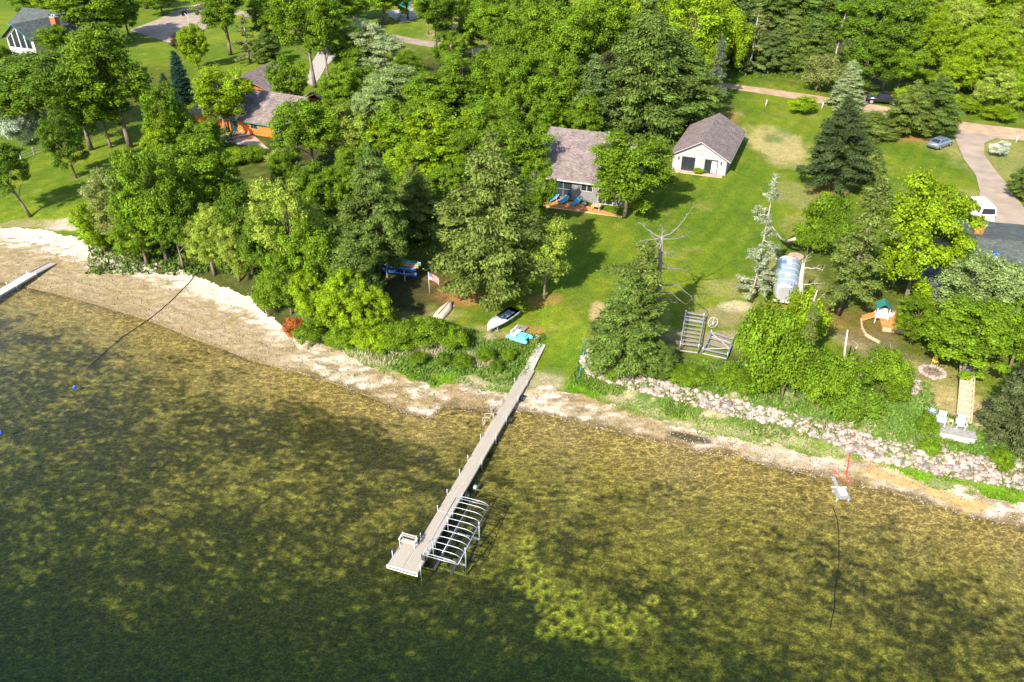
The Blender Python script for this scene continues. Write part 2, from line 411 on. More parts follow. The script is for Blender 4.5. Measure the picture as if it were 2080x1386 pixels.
# --- lawn
gn = fbm(X*0.10, Y*0.10, 4); gn2 = fbm(X*0.45+4, Y*0.45, 4); gn3 = fbm(X*1.8, Y*1.8, 3)
stripe = 0.5+0.5*np.sin((X*0.86-Y*0.5)*2.6+gn*5)
c_l = lerp(C3((0.080,0.138,0.010)), C3((0.148,0.185,0.014)), sstep(0.35, 0.65, gn)*0.65+0.35*stripe)
c_l = lerp(c_l, C3((0.24,0.22,0.055)), sstep(0.58, 0.78, gn2)*0.45)
c_l = lerp(c_l, C3((0.07,0.125,0.012)), sstep(0.55, 0.75, fbm(X*0.3+80, Y*0.3, 3))*0.6)
c_l = c_l*(0.78+0.28*gn3[..., None])
LITTER_SHADE = (0.045,0.045,0.016); DRY = (0.34,0.27,0.12); NEED = (0.30,0.155,0.055); SOIL = (0.30,0.22,0.14)  # leaf-litter tone darkened to paint shade under the trees
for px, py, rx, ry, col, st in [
        (880,585,3.2,2.6,NEED,.8),(935,605,3.0,1.8,NEED,.85),(860,640,4,1.5,DRY,.5),(1035,690,2.0,1.0,NEED,.7),(960,675,3,1.2,DRY,.5),(1075,675,1.6,1.0,NEED,.6),(1105,610,2,1.2,NEED,.5),
        (1220,640,1.0,2.4,DRY,.9),(1225,690,1.2,1.2,DRY,.7),(1495,622,1.8,1.2,(0.42,0.36,0.22),.9),(1445,645,3,1.8,SOIL,.5),(1495,690,2.5,1.8,SOIL,.7),(1400,690,4,2,SOIL,.5),(1480,585,3,2,DRY,.35),(1560,640,3,3,DRY,.4),
        (1575,292,4.4,8.0,(0.36,0.29,0.12),.8),(1600,330,3,3,DRY,.4),(1470,240,3,3,NEED,.5),(1500,232,1,1,SOIL,.6),
        (1690,385,3,2,NEED,.5),(1850,282,6,1.8,NEED,.7),(1620,395,3,4,DRY,.35),(1660,470,4,4,DRY,.3),(1610,560,3,5,DRY,.4),(1640,640,4,3,NEED,.5),(1760,690,3,2,SOIL,.6),
        (1760,660,3,3,NEED,.4),(1895,780,4,4,DRY,.5),(1930,830,3,3,(0.36,0.28,0.13),.7),(1990,860,2,4,(0.36,0.28,0.13),.7),(1840,740,3,2,DRY,.4),(1790,720,2,1.4,SOIL,.6),(1870,650,5,2.5,NEED,.9),
        (1570,282,1.5,2.0,(0.10,0.14,0.04),.8),(1590,270,1.5,2,(0.10,0.14,0.04),.6),(640,700,3,1,SOIL,.5),(600,670,2,1.5,(0.40,0.33,0.24),.6),(150,455,4,1.5,(0.40,0.34,0.27),.8),(60,455,5,1,SOIL,.5),
        (940,40,8,12,(0.32,0.24,0.09),.7),(930,70,8,8,DRY,.5),(2060,330,8,12,DRY,.35),(1900,290,3,4,DRY,.2),(1965,400,3,3,DRY,.3),
        (820,560,6,5,LITTER_SHADE,.6),(560,560,20,6,LITTER_SHADE,.8),(400,480,14,7,LITTER_SHADE,.8),(680,610,12,5,LITTER_SHADE,.9),(900,300,32,26,LITTER_SHADE,.95),(1050,180,32,34,LITTER_SHADE,.9),(800,330,14,11,LITTER_SHADE,.8),(1230,170,20,28,LITTER_SHADE,.85),(1000,420,8,10,LITTER_SHADE,.6),
        (1400,60,22,34,LITTER_SHADE,.85),(1700,60,40,28,LITTER_SHADE,.85),(2000,80,60,50,LITTER_SHADE,.95),(200,200,16,22,LITTER_SHADE,.55),(640,240,14,12,LITTER_SHADE,.7),(1930,640,14,10,LITTER_SHADE,.5),(1580,760,6,4,LITTER_SHADE,.7),(1690,800,6,3,LITTER_SHADE,.6),(1300,720,5,3,LITTER_SHADE,.6),(1700,520,6,8,LITTER_SHADE,.5)]:
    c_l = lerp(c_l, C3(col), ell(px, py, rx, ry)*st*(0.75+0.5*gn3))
# mossy bright strip of grass at the foot of the bank, rank growth higher up
foot = np.exp(-((Dm-bw_g-0.9+(gn2-0.5)*2)/0.9)**2)*sstep(600, 660, PX)
c_l = lerp(c_l, C3((0.12,0.235,0.012)), foot*sstep(0.42, 0.62, fbm(X*0.3+21, Y*0.3, 3))*0.85)
c_l = lerp(c_l, C3((0.33,0.27,0.17)), foot*(1-sstep(0.40, 0.58, fbm(X*0.3+21, Y*0.3, 3)))*0.8)
bankm = sstep(bw_g+1.0, bw_g+2.2, Dm)*(1-sstep(bw_g+6.5, bw_g+9, Dm))*sstep(560, 620, PX)*(1-ell(1135,715,4.5,8,-0.35))
c_l = lerp(c_l, lerp(C3((0.07,0.12,0.02)), C3((0.36,0.30,0.19)), sstep(0.5, 0.72, fbm(X*1.4+5, Y*1.4, 4))), bankm*0.8)

RU = [(1192,690),(1203,745),(1290,762),(1400,790),(1500,815),(1600,840),(1690,860),(1760,885),(1850,905),(1950,922),(2080,935),(2150,945)]
RL = [(1180,742),(1192,765),(1285,792),(1400,822),(1500,848),(1610,872),(1700,905),(1760,935),(1850,952),(1940,972),(2080,996),(2150,1006)]
rip = sstep(-4, 4, PY-np.interp(PX, *zip(*RU)))*(1-sstep(-4, 4, PY-np.interp(PX, *zip(*RL))))*sstep(1186, 1196, PX)
c_l = lerp(c_l, C3((0.17,0.125,0.085)), rip*0.85)          # bare soil between the stones
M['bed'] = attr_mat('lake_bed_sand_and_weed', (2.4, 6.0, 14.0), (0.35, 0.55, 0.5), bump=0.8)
M['beach'] = attr_mat('beach_sand', (3.0, 14.0), (0.22, 0.38), bump=0.7)
M['lawn'] = attr_mat('lawn_grass', (1.5, 6.0, 18.0), (0.18, 0.35, 0.5), bump=0.8)
def grid_part(name, mask_face, cols, m):
    R, Cc = X.shape
    idx = np.arange(R*Cc).reshape(R, Cc)
    q = np.stack([idx[:-1,:-1], idx[:-1,1:], idx[1:,1:], idx[1:,:-1]], -1)[mask_face]
    used, inv = np.unique(q, return_inverse=True)
    v = np.stack([X.ravel()[used], Y.ravel()[used], Z.ravel()[used]], -1)
    me = mesh_np(name, v, inv.reshape(-1), 4, smooth=True)
    ca = me.color_attributes.new('Col', 'FLOAT_COLOR', 'POINT')
    c = np.clip(cols.reshape(-1, 3)[used], 0.003, 0.9)
    ca.data.foreach_set('color', np.concatenate([c, np.ones((len(c), 1))], 1).astype(np.float32).reshape(-1))
    return tag(obj(name, me, m), kind='structure')
wob = (fbm(X*0.7+11, Y*0.7, 3)-0.5)*1.6
fd = (Dm[:-1,:-1]+Dm[1:,1:])/2; fb = ((bw_g+wob)[:-1,:-1])
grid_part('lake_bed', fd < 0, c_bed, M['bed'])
grid_part('beach', (fd >= 0) & (fd < np.maximum(fb, 0.3)), c_be, M['beach'])
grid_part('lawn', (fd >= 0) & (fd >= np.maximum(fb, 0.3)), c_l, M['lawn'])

# ------------------------------------------------------------------ water: clear, rippled, tea-green with depth
def water_mat():
    m, n, l, p = new_mat('lake_water'); n.remove(p)
    out = n['Material Output']
    tc = n.new('ShaderNodeTexCoord')
    mp = n.new('ShaderNodeMapping'); mp.inputs['Rotation'].default_value = (0, 0, -0.5); mp.inputs['Scale'].default_value = (0.8, 1.5, 1)
    l.new(tc.outputs['Object'], mp.inputs[0])
    w1 = n.new('ShaderNodeTexNoise'); w1.inputs['Scale'].default_value = 1.1; w1.inputs['Detail'].default_value = 5; w1.inputs['Roughness'].default_value = 0.6
    l.new(mp.outputs[0], w1.inputs['Vector'])
    # caustic light net drawn into the transparency colour: bright lines, duller cells
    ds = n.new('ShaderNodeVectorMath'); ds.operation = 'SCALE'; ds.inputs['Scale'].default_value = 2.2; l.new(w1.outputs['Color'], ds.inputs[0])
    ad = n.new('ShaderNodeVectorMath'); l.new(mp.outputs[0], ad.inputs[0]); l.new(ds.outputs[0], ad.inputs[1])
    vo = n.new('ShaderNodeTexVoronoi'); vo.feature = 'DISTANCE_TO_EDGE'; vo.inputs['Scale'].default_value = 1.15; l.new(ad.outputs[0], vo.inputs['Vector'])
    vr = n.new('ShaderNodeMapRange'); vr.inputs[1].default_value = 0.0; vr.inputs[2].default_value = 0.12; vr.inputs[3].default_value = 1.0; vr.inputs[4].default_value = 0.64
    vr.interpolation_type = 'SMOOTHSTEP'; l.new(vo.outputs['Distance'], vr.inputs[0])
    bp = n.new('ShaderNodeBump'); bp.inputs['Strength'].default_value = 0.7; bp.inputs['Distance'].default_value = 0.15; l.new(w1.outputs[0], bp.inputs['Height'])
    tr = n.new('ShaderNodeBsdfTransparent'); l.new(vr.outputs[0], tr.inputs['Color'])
    gl = n.new('ShaderNodeBsdfGlossy'); gl.inputs['Roughness'].default_value = 0.06; l.new(bp.outputs[0], gl.inputs['Normal'])
    fr = n.new('ShaderNodeFresnel'); l.new(bp.outputs[0], fr.inputs['Normal'])
    ge = n.new('ShaderNodeNewGeometry'); io = n.new('ShaderNodeMapRange'); io.inputs[3].default_value = 1.33; io.inputs[4].default_value = 1/1.33
    l.new(ge.outputs['Backfacing'], io.inputs[0]); l.new(io.outputs[0], fr.inputs['IOR'])     # no total reflection of the sun from below
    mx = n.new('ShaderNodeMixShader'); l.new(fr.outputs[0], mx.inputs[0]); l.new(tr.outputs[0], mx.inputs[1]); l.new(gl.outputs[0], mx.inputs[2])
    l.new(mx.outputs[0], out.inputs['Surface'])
    va = n.new('ShaderNodeVolumeAbsorption'); va.inputs['Color'].default_value = (0.45,0.66,0.05,1); va.inputs['Density'].default_value = 0.29
    l.new(va.outputs[0], out.inputs['Volume'])
    return m
poly = [(float(a), float(b)+1.2) for a, b in _s]
mb = MB(); mb.prism([(-700, -110)]+[(700, -110)]+poly[::-1], -9.0, 0.0)
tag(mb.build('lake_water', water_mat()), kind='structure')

# ------------------------------------------------------------------ roads and paved areas that follow the ground
def strip(name, left, right, m, sub=6, across=4, dz=0.05, fine=None):
    L = [G(*p) for p in left]; R = [G(*p) for p in right]
    def res(P):
        out = []
        for i in range(len(P)-1):
            for k in range(sub): out.append(P[i].lerp(P[i+1], k/sub))
        return out+[P[-1]]
    L, R = res(L), res(R); vs = []; fs = []
    for a, b in zip(L, R):
        for k in range(across+1):
            p = a.lerp(b, k/across); vs.append((p.x, p.y, tz(p.x, p.y)+dz))
    for i in range(len(L)-1):
        for k in range(across): a = i*(across+1)+k; fs.append((a, a+1, a+across+2, a+across+1))
    o = MB().add(vs, fs, True).build(name, m)
    return tag(o, kind='structure')
M['gravel'] = mat('gravel_road', (0.34,0.235,0.15), 0.95, 0.22, 0.8, 0.4)
M['asphalt'] = mat('old_pale_driveway', (0.25,0.195,0.15), 0.95, 0.2, 0.5, 0.3)
strip('gravel_road', [(1440,165),(1500,173),(1560,181),(1660,195),(1740,208),(1830,222),(1915,243),(2000,254),(2080,263),(2250,290)],
      [(1440,173),(1500,184),(1560,193),(1660,210),(1740,226),(1830,245),(1915,266),(2000,280),(2080,287),(2250,316)], M['gravel'])
strip('driveway', [(1932,262),(1943,290),(1958,325),(1982,358),(1990,390),(1985,430),(1990,462),(2040,478),(2110,485)],
      [(2030,279),(1999,292),(1999,315),(2018,343),(2042,372),(2062,400),(2085,430),(2130,450),(2160,470)], M['asphalt'], dz=0.09)
strip('driveway', [(262,62),(315,42),(370,18),(420,4),(470,-8)], [(345,88),(395,76),(425,52),(437,25),(500,6)], M['asphalt'])
strip('lane', [(437,14),(560,34),(660,51),(760,66),(840,79),(905,89),(960,97),(1040,104)], [(437,24),(560,44),(660,61),(760,77),(840,91),(905,101),(960,109),(1040,116)], M['asphalt'])
strip('concrete_apron', [(782,24),(850,14)], [(812,48),(868,32)], M['concrete'])
strip('driveway', [(650,100),(632,130),(622,170)], [(690,106),(662,136),(640,176)], M['concrete'])
strip('lawn_path', [(1888,150),(1912,185),(1920,215)], [(1903,150),(1930,185),(1945,215)], mat('mown_yellow_grass', (0.22,0.22,0.045), 0.95, 0.2, 1.0))
def pad(px, py, r, label):
    g = G(px, py); mb = MB(); mb.prism([(r*math.cos(a)*(1+.03*math.sin(3*a)), r*math.sin(a)) for a in np.linspace(0, 2*math.pi, 28)[:-1]], -0.3, 0.10)
    return tag(mb.build('round_pad', M['patio'], None, g), label, 'pad')
pad(1617, 521, 0.85, 'round tan paving pad in the grass behind the silver trailer')
pad(1953, 459, 1.1, 'round tan paving pad beside the white van')
# ------------------------------------------------------------------ foliage
def leaf_mat():
    m, n, l, p = new_mat('leaves')
    oi = n.new('ShaderNodeObjectInfo'); ge = n.new('ShaderNodeNewGeometry')
    at_ = n.new('ShaderNodeAttribute'); at_.attribute_name = 'tone'
    mr = n.new('ShaderNodeMapRange'); mr.inputs[3].default_value = 0.62; mr.inputs[4].default_value = 1.4; l.new(ge.outputs['Random Per Island'], mr.inputs[0])
    mu = n.new('ShaderNodeMath'); mu.operation = 'MULTIPLY'; l.new(mr.outputs[0], mu.inputs[0]); l.new(at_.outputs['Fac'], mu.inputs[1])
    sc = n.new('ShaderNodeVectorMath'); sc.operation = 'SCALE'; l.new(oi.outputs['Color'], sc.inputs[0]); l.new(mu.outputs[0], sc.inputs['Scale'])
    hs = n.new('ShaderNodeHueSaturation'); l.new(sc.outputs[0], hs.inputs['Color'])
    hr = n.new('ShaderNodeMapRange'); hr.inputs[3].default_value = 0.485; hr.inputs[4].default_value = 0.515; l.new(ge.outputs['Random Per Island'], hr.inputs[0]); l.new(hr.outputs[0], hs.inputs['Hue'])
    p.inputs['Roughness'].default_value = 0.5; p.inputs['Specular IOR Level'].default_value = 0.08
    l.new(hs.outputs[0], p.inputs['Base Color'])
    tl = n.new('ShaderNodeBsdfTranslucent')
    tc2 = n.new('ShaderNodeVectorMath'); tc2.operation = 'MULTIPLY'; tc2.inputs[1].default_value = (1.25, 1.2, 0.6); l.new(hs.outputs[0], tc2.inputs[0]); l.new(tc2.outputs[0], tl.inputs['Color'])
    mx = n.new('ShaderNodeMixShader'); mx.inputs[0].default_value = 0.27
    l.new(p.outputs[0], mx.inputs[1]); l.new(tl.outputs[0], mx.inputs[2]); l.new(mx.outputs[0], n['Material Output'].inputs['Surface'])
    return m
M['leaf'] = leaf_mat()
LEAFX = 1.65
def nrm(a): return a/np.maximum(np.linalg.norm(a, axis=-1, keepdims=True), 1e-6)
def leaf_mesh(name, P, N, length, width, T=None, tone=None, rng=RNG):
    """one small diamond per point P facing N; T: preferred long axis"""
    k = len(P)
    if T is None: T = rng.normal(size=(k, 3))
    T = nrm(T-N*np.sum(T*N, 1, keepdims=True)); B = np.cross(N, T)
    sz = 0.45+0.85*rng.random(k)
    ln = (length*0.72*sz)[:, None]*0.5; wd = (width*0.74*sz*(0.8+0.4*rng.random(k)))[:, None]*0.5
    v = np.stack([P-T*ln, P+B*wd, P+T*ln, P-B*wd], 1).reshape(-1, 3)
    me = mesh_np(name, v, np.arange(4*k), 4)
    a = me.attributes.new('tone', 'FLOAT', 'POINT')
    tn = np.ones(k) if tone is None else tone
    a.data.foreach_set('value', np.repeat(tn, 4).astype(np.float32))
    me.materials.append(M['leaf'])
    return me
def clump_leaves(cen, rad, per, flat, up, rng, shell=0.6):
    """points and normals of leaves spread through clumps"""
    cnt = np.maximum((per*LEAFX*(rad/np.mean(rad))**2).astype(int), 4)
    idx = np.repeat(np.arange(len(cen)), cnt); k = len(idx)
    st = 0.65+0.8*rng.random((len(cen), 3)); dirs = rng.normal(size=(k, 3))
    ball = nrm(dirs)*(0.55+0.5*rng.random(k))[:, None]
    off = np.where((rng.random(k) < 0.45)[:, None], dirs*0.55, ball)*st[idx]*rad[idx][:, None]
    off[:, 2] *= flat; dirs = nrm(dirs)
    P = cen[idx]+off
    N = nrm(dirs*np.array([1, 1, 0.7])+np.array([0, 0, up])+rng.normal(size=(k, 3))*0.5)
    tone = (0.68+0.64*rng.random(len(cen)))[idx]
    return P, N, tone, dirs
def trunk_mesh(name, H, r0, lean, limbs, rng, bark, frac=0.85):
    mb = MB(); pts = []; 
    for i in range(7):
        t = i/6; pts.append((lean[0]*t*t+0.12*math.sin(3*t+lean[0]), lean[1]*t*t+0.1*math.sin(4*t), H*frac*t))
    mb.tube(pts, [r0*(1.25 if i == 0 else 1)*(1-0.82*i/6) for i in range(7)], 8)
    for e in limbs:
        zt = max(min((e[2]*0.55)/(H*frac), 0.9), 0.15); a = Vector((lean[0]*zt*zt, lean[1]*zt*zt, H*frac*zt)); b = Vector(e)
        m = a.lerp(b, 0.5)+Vector((0, 0, 0.12*(b-a).length))
        r = r0*0.42*(1-0.6*zt)
        mb.tube([a, m, b], [r, r*0.6, r*0.18], 6, caps=False)
    me = mb.mesh(name); me.materials.append(bark)
    return me
def make_decid(seed, H=12.0, R=4.2, base=0.28, nclump=95, per=230, irr=0.35, leaf=(0.34, 0.22), bark=None, rmin=0.16, rmax=0.30, lean=None, nlimb=12, r0=0.22, sparse=0.0):
    rng = np.random.default_rng(seed)
    zc = H*(base+1)/2; rz = H*(1-base)/2
    lob = nrm(rng.normal(size=(7, 3)))
    cen = []
    while len(cen) < nclump:
        d = nrm(rng.normal(size=3)); 
        bulge = 1-irr+irr*2*max(0, np.max(lob@d)-0.45)
        r = (0.48+0.52*rng.random()**0.55)*bulge
        if d[2] < -0.55 and rng.random() < 0.6: continue
        c = np.array([d[0]*R*r, d[1]*R*r, zc+d[2]*rz*r])
        if rng.random() < sparse*(1-r): continue
        cen.append(c)
    cen = np.array(cen); rad = R*(rmin+(rmax-rmin)*rng.random(nclump))
    cen[:, 2] = np.minimum(cen[:, 2], H-rad*0.75)
    ln = lean if lean else (rng.normal()*0.4, rng.normal()*0.4)
    P, N, tone, _ = clump_leaves(cen, rad, per, 0.7, 0.6, rng)
    cr = leaf_mesh('crown', P, N, leaf[0], leaf[1], None, tone, rng)
    sel = cen[rng.choice(nclump, nlimb, replace=False)]
    return cr, trunk_mesh('trunk', H, r0, ln, [tuple(s) for s in sel], rng, bark or M['bark'], 0.8), H, R*1.12
def make_pine(seed, H=14.0, R=3.6, base=0.18, whorl=17, nb=6, per=85, cl=0.62, profile=None, side=None, droop=0.12, leaf=(0.42, 0.085), r0=0.2, bark=None, bare=0.0, tip=0.35):
    rng = np.random.default_rng(seed); cen = []; rad = []; tans = []
    br = []
    for i in range(whorl):
        t = i/(whorl-1); z = H*(base+(0.97-base)*t)
        L = R*(profile(t) if profile else (math.sin(math.pi*min(1, 0.25+0.8*t))**0.7*(1-t)**0.35+0.08))
        a0 = rng.random()*6.28
        for k in range(nb):
            if rng.random() < bare: continue
            a = a0+6.283*k/nb+rng.normal()*0.25; l_ = L*(0.65+0.5*rng.random())
            if side is not None:
                l_ *= 0.35+0.65*max(0, math.cos(a-side))
            if l_ < 0.25: l_ = 0.25
            rise = (0.28*tip if t > 0.6 else 0)-droop
            e = np.array([math.cos(a)*l_, math.sin(a)*l_, z+l_*rise+rng.normal()*0.15])
            o = np.array([0, 0, z]); br.append((o, e))
            ns = max(2, int(l_/(cl*0.8))+1)
            for q in range(ns):
                f = 1-0.72*q/ns if ns > 1 else 1
                c = o+(e-o)*f+rng.normal(size=3)*0.14; cen.append(c); rad.append(cl*(0.65+0.5*rng.random())*(0.75+0.4*f)*(0.6 if t > 0.9 else 1)); tans.append((e-o)/max(l_, .1))
    for q in range(4): cen.append(np.array([0, 0, H*(0.985-0.03*q)])); rad.append(0.22+0.08*q); tans.append(np.array([0, 0, 1.0]))
    cen = np.array(cen); rad = np.array(rad); tans = np.array(tans)
    cnt = np.maximum((per*LEAFX*(rad/np.mean(rad))**2).astype(int), 4); idx = np.repeat(np.arange(len(cen)), cnt)
    P, N, tone, dirs = clump_leaves(cen, rad, per, 0.5, 0.7, rng, 0.25)
    T = nrm(dirs*0.9+tans[idx]*0.7+np.array([0, 0, 0.25]))
    cr = leaf_mesh('crown', P, N, leaf[0], leaf[1]*2.0, T, tone, rng)
    mb = MB(); mb.tube([(0, 0, -0.3), (0.05, 0, H*0.3), (0, 0.06, H*0.65), (0, 0, H*0.98)], [r0*1.2, r0*0.85, r0*0.5, 0.03], 8)
    for o, e in br: mb.tube([o, o+(e-o)*0.5+np.array([0, 0, 0.05]), e], [0.05, 0.035, 0.012], 4, caps=False)
    me = mb.mesh('trunk'); me.materials.append(bark or M['bark'])
    return cr, me, H, R*1.1
def cone(t): return (1-t)**0.85+0.03
PROTO = {
 'oak':   [make_decid(11, base=.14, nclump=150, per=150, irr=.45, rmin=.09, rmax=.22), make_decid(12, base=.2, nclump=140, per=150, irr=0.6, rmin=.09, rmax=.22), make_decid(13, R=3.8, base=.12, nclump=135, per=150, irr=.5, rmin=.1, rmax=.22),
           make_decid(14, base=.18, nclump=140, per=145, irr=0.65, sparse=.5, rmin=.09, rmax=.22), make_decid(15, R=4.4, base=.16, nclump=160, per=140, irr=.55, rmin=.08, rmax=.2)],
 'maple': [make_decid(21, R=4.6, base=0.06, nclump=185, per=150, irr=0.35, rmin=.08, rmax=.19), make_decid(22, R=4.4, base=0.08, nclump=170, per=150, irr=0.5, rmin=.09, rmax=.2), make_decid(23, R=4.8, base=.05, nclump=180, per=140, irr=.45, rmin=.08, rmax=.19)],
 'tall':  [make_decid(31, H=15, R=3.8, base=0.28, nclump=140, per=150, irr=0.6, r0=.24, sparse=.5, rmin=.1, rmax=.22), make_decid(32, H=15, R=4.0, base=0.32, nclump=140, per=150, irr=0.65, r0=.24, rmin=.1, rmax=.22)],
 'willow': [make_decid(41, R=3.6, base=0.04, nclump=190, per=140, irr=0.5, leaf=(0.34,0.12), rmin=.09, rmax=.19), make_decid(42, R=3.4, base=.05, nclump=175, per=140, irr=.6, leaf=(0.34,.12), rmin=.09, rmax=.19)],
 'aspen': [make_decid(51, H=15, R=2.8, base=0.2, nclump=120, per=140, irr=0.55, bark=M['barkpale'], r0=.14, leaf=(.28,.2), rmin=.12, rmax=.24)],
 'shrub': [make_decid(61, H=4, R=2.0, base=0.0, nclump=55, per=170, irr=0.45, leaf=(0.22,0.14), rmin=.2, rmax=.36, r0=.07, nlimb=5),
           make_decid(62, H=4, R=1.9, base=0.0, nclump=50, per=160, irr=0.55, leaf=(0.22,0.14), rmin=.18, rmax=.36, r0=.07, nlimb=5)],
 'pine':  [make_pine(71), make_pine(72, R=3.9, nb=5), make_pine(73, H=12, R=3.4, base=0.06, whorl=16, nb=7)],
 'spruce': [make_pine(81, H=12, R=2.6, base=0.04, whorl=24, nb=8, per=48, cl=0.42, profile=cone, droop=0.22, leaf=(.3,.07)),
            make_pine(82, H=12, R=2.3, base=0.05, whorl=24, nb=7, per=46, cl=0.4, profile=cone, droop=0.25, leaf=(.3,.07))],
 'thin':  [make_pine(91, H=14, R=3.1, base=0.13, whorl=19, nb=5, per=40, cl=0.38, profile=lambda t: (1-t)**.55*(0.75+.4*math.sin(t*19)), droop=0.2, leaf=(.34,.07), bare=.42, r0=.19, bark=M['barkpale']),
           make_pine(92, H=14, R=2.9, base=0.2, whorl=20, nb=5, per=50, cl=.45, profile=lambda t: (1-t)**.5*(0.75+.35*math.sin(t*23)), droop=0.18, leaf=(.34,.075), bare=.36, r0=.2)],
 'half':  [make_pine(101, H=13, R=4.4, base=0.04, whorl=14, nb=9, per=85, cl=.6, profile=lambda t: (.95-.35*t) if t < .82 else .05, side=math.pi, droop=0.16)],
}
_pc = {}
def rest_z(x, y):
    """height of the built ground mesh, read from its own grid"""
    return tz(x, y)
NAMES = {'oak': 'oak_tree', 'maple': 'maple_tree', 'tall': 'tall_oak_tree', 'willow': 'willow_tree', 'aspen': 'aspen_tree', 'shrub': 'shrub', 'pine': 'pine_tree', 'spruce': 'spruce_tree', 'thin': 'spruce_tree', 'half': 'pine_tree'}
CATS = {'shrub': 'shrub'}
def tree(kind, px, top, base, wpx, col, label, group=None, tilt=(0, 0), rz=None, var=None, seedcol=0.10, name=None, minh=0.8):
    """an upright tree whose foot is seen at (px, base), whose tip is at row top and whose crown is wpx pixels across"""
    g = G(px, base); h = max(height_to(g, top), minh); s = px_per_m((g.x, g.y, g.z+h*0.6))
    i = _pc.get(kind, 0); _pc[kind] = i+1
    cr, tr, PH, PR = PROTO[kind][(i if var is None else var) % len(PROTO[kind])]
    e = empty(name or NAMES[kind], (g.x, g.y, g.z-0.05), random.uniform(0, 6.28) if rz is None else rz, label, CATS.get(kind, 'tree'), group)
    r = wpx/2/s*1.1
    e.scale = (r/PR, r/PR, h/PH)
    if tilt != (0, 0): e.rotation_euler = (tilt[0], tilt[1], e.rotation_euler[2])
    f = 1+random.uniform(-seedcol, seedcol)
    for nm, me in (('trunk', tr), ('crown', cr)):
        o = bpy.data.objects.new(nm, me); COL.objects.link(o); o.parent = e
        if nm == 'crown': o.color = (col[0]*f, col[1]*f, col[2]*f, 1)
    return e
G_MID = (0.108,0.178,0.009); G_DARK = (0.085,0.145,0.010); G_LIME = (0.165,0.245,0.008); G_YEL = (0.205,0.265,0.032)
G_PINE = (0.098,0.148,0.026); G_PINE2 = (0.122,0.160,0.030); G_SPR = (0.085,0.128,0.034); G_BLUE = (0.19,0.26,0.18); G_SILV = (0.24,0.29,0.13)
G_OLIVE = (0.165,0.19,0.05); G_PALE = (0.18,0.245,0.075)
T = tree
# --- left lawn and orange-sided house
T('tall',265,45,300,175,G_MID,'tall oak with pale straight trunk at the right of the left lawn grove','oaks on the left lawn')
T('tall',185,85,305,160,G_DARK,'dark tall oak in the middle of the left lawn grove','oaks on the left lawn')
T('tall',112,105,285,190,G_DARK,'spreading oak with leaning dark trunk left of the lawn grove','oaks on the left lawn',tilt=(0,-.12),rz=0.0)
T('oak',155,225,362,95,G_DARK,'narrow lower oak with two pale trunks in front of the grove')
T('oak',225,150,300,120,G_MID,'oak half hidden in the back of the left grove','oaks on the left lawn')
T('tall',62,268,440,110,G_DARK,'oak with bare orange-brown trunk leaning left at the beach lawn',tilt=(0.0,-.32),rz=0.0)
T('shrub',45,218,298,62,(0.30,0.36,0.26),'small white-flowering tree on the far left lawn',name='flowering_tree')
T('shrub',82,215,290,50,(0.22,0.29,0.14),'small pale tree just right of the white-flowering tree',name='young_tree')
T('spruce',375,103,207,52,(0.02,0.055,0.035),'dark green spruce on the lawn behind the orange house')
T('spruce',342,148,205,34,(0.022,0.055,0.03),'small dark spruce at the foot of the taller dark spruce')
T('maple',403,42,140,62,G_LIME,'bright green young maple beside the pale driveway')
T('shrub',372,64,112,36,(0.06,0.035,0.028),'purple-leaved shrub left of the bright young maple')
T('oak',205,-45,92,150,G_MID,'oak beside the green-roofed house','trees round the green-roofed house')
T('oak',140,-40,62,110,G_LIME,'bright oak behind the green roof','trees round the green-roofed house')
T('oak',262,-30,72,90,G_MID,'oak left of the pale driveway','trees round the green-roofed house')
T('oak',330,-40,32,90,G_MID,'small oak behind the basketball driveway')
T('oak',125,45,128,75,G_MID,'oak close to the deck of the green-roofed house','trees round the green-roofed house')
T('shrub',8,90,130,50,G_DARK,'shrub at the left edge by the window gable')
T('tall',468,-50,112,120,G_MID,'tall oak at the right side of the pale driveway')
T('thin',508,28,128,72,G_OLIVE,'olive spruce behind the brown roof')
T('pine',545,60,130,60,G_PINE,'pine behind the brown roof ridge')
T('tall',640,-60,178,135,G_MID,'tall double-trunked oak behind the orange house',var=1)
T('tall',668,-20,180,90,G_MID,'slim oak with a straight brown trunk beside the driveway')
T('oak',595,105,240,84,G_MID,'round oak standing right against the brown roof')
T('oak',460,132,268,132,G_LIME,'bright oak standing before the orange-sided house')
T('oak',350,165,332,104,G_MID,'upright oak left of the orange house')
T('oak',335,235,345,80,G_LIME,'bright oak in front of the upright oak left of the patio')
T('oak',640,190,352,150,G_MID,'broad oak to the right of the patio')
T('oak',705,205,345,105,G_YEL,'yellow-green oak right of the patio oak')
T('oak',430,235,330,90,G_MID,'oak at the left end of the patio')
T('shrub',520,296,326,60,G_MID,'flower bed shrub below the patio','shrubs along the patio edge')
T('shrub',575,300,332,60,G_YEL,'flower bed shrub below the patio','shrubs along the patio edge')
T('shrub',480,300,335,55,G_LIME,'flower bed shrub below the patio','shrubs along the patio edge')
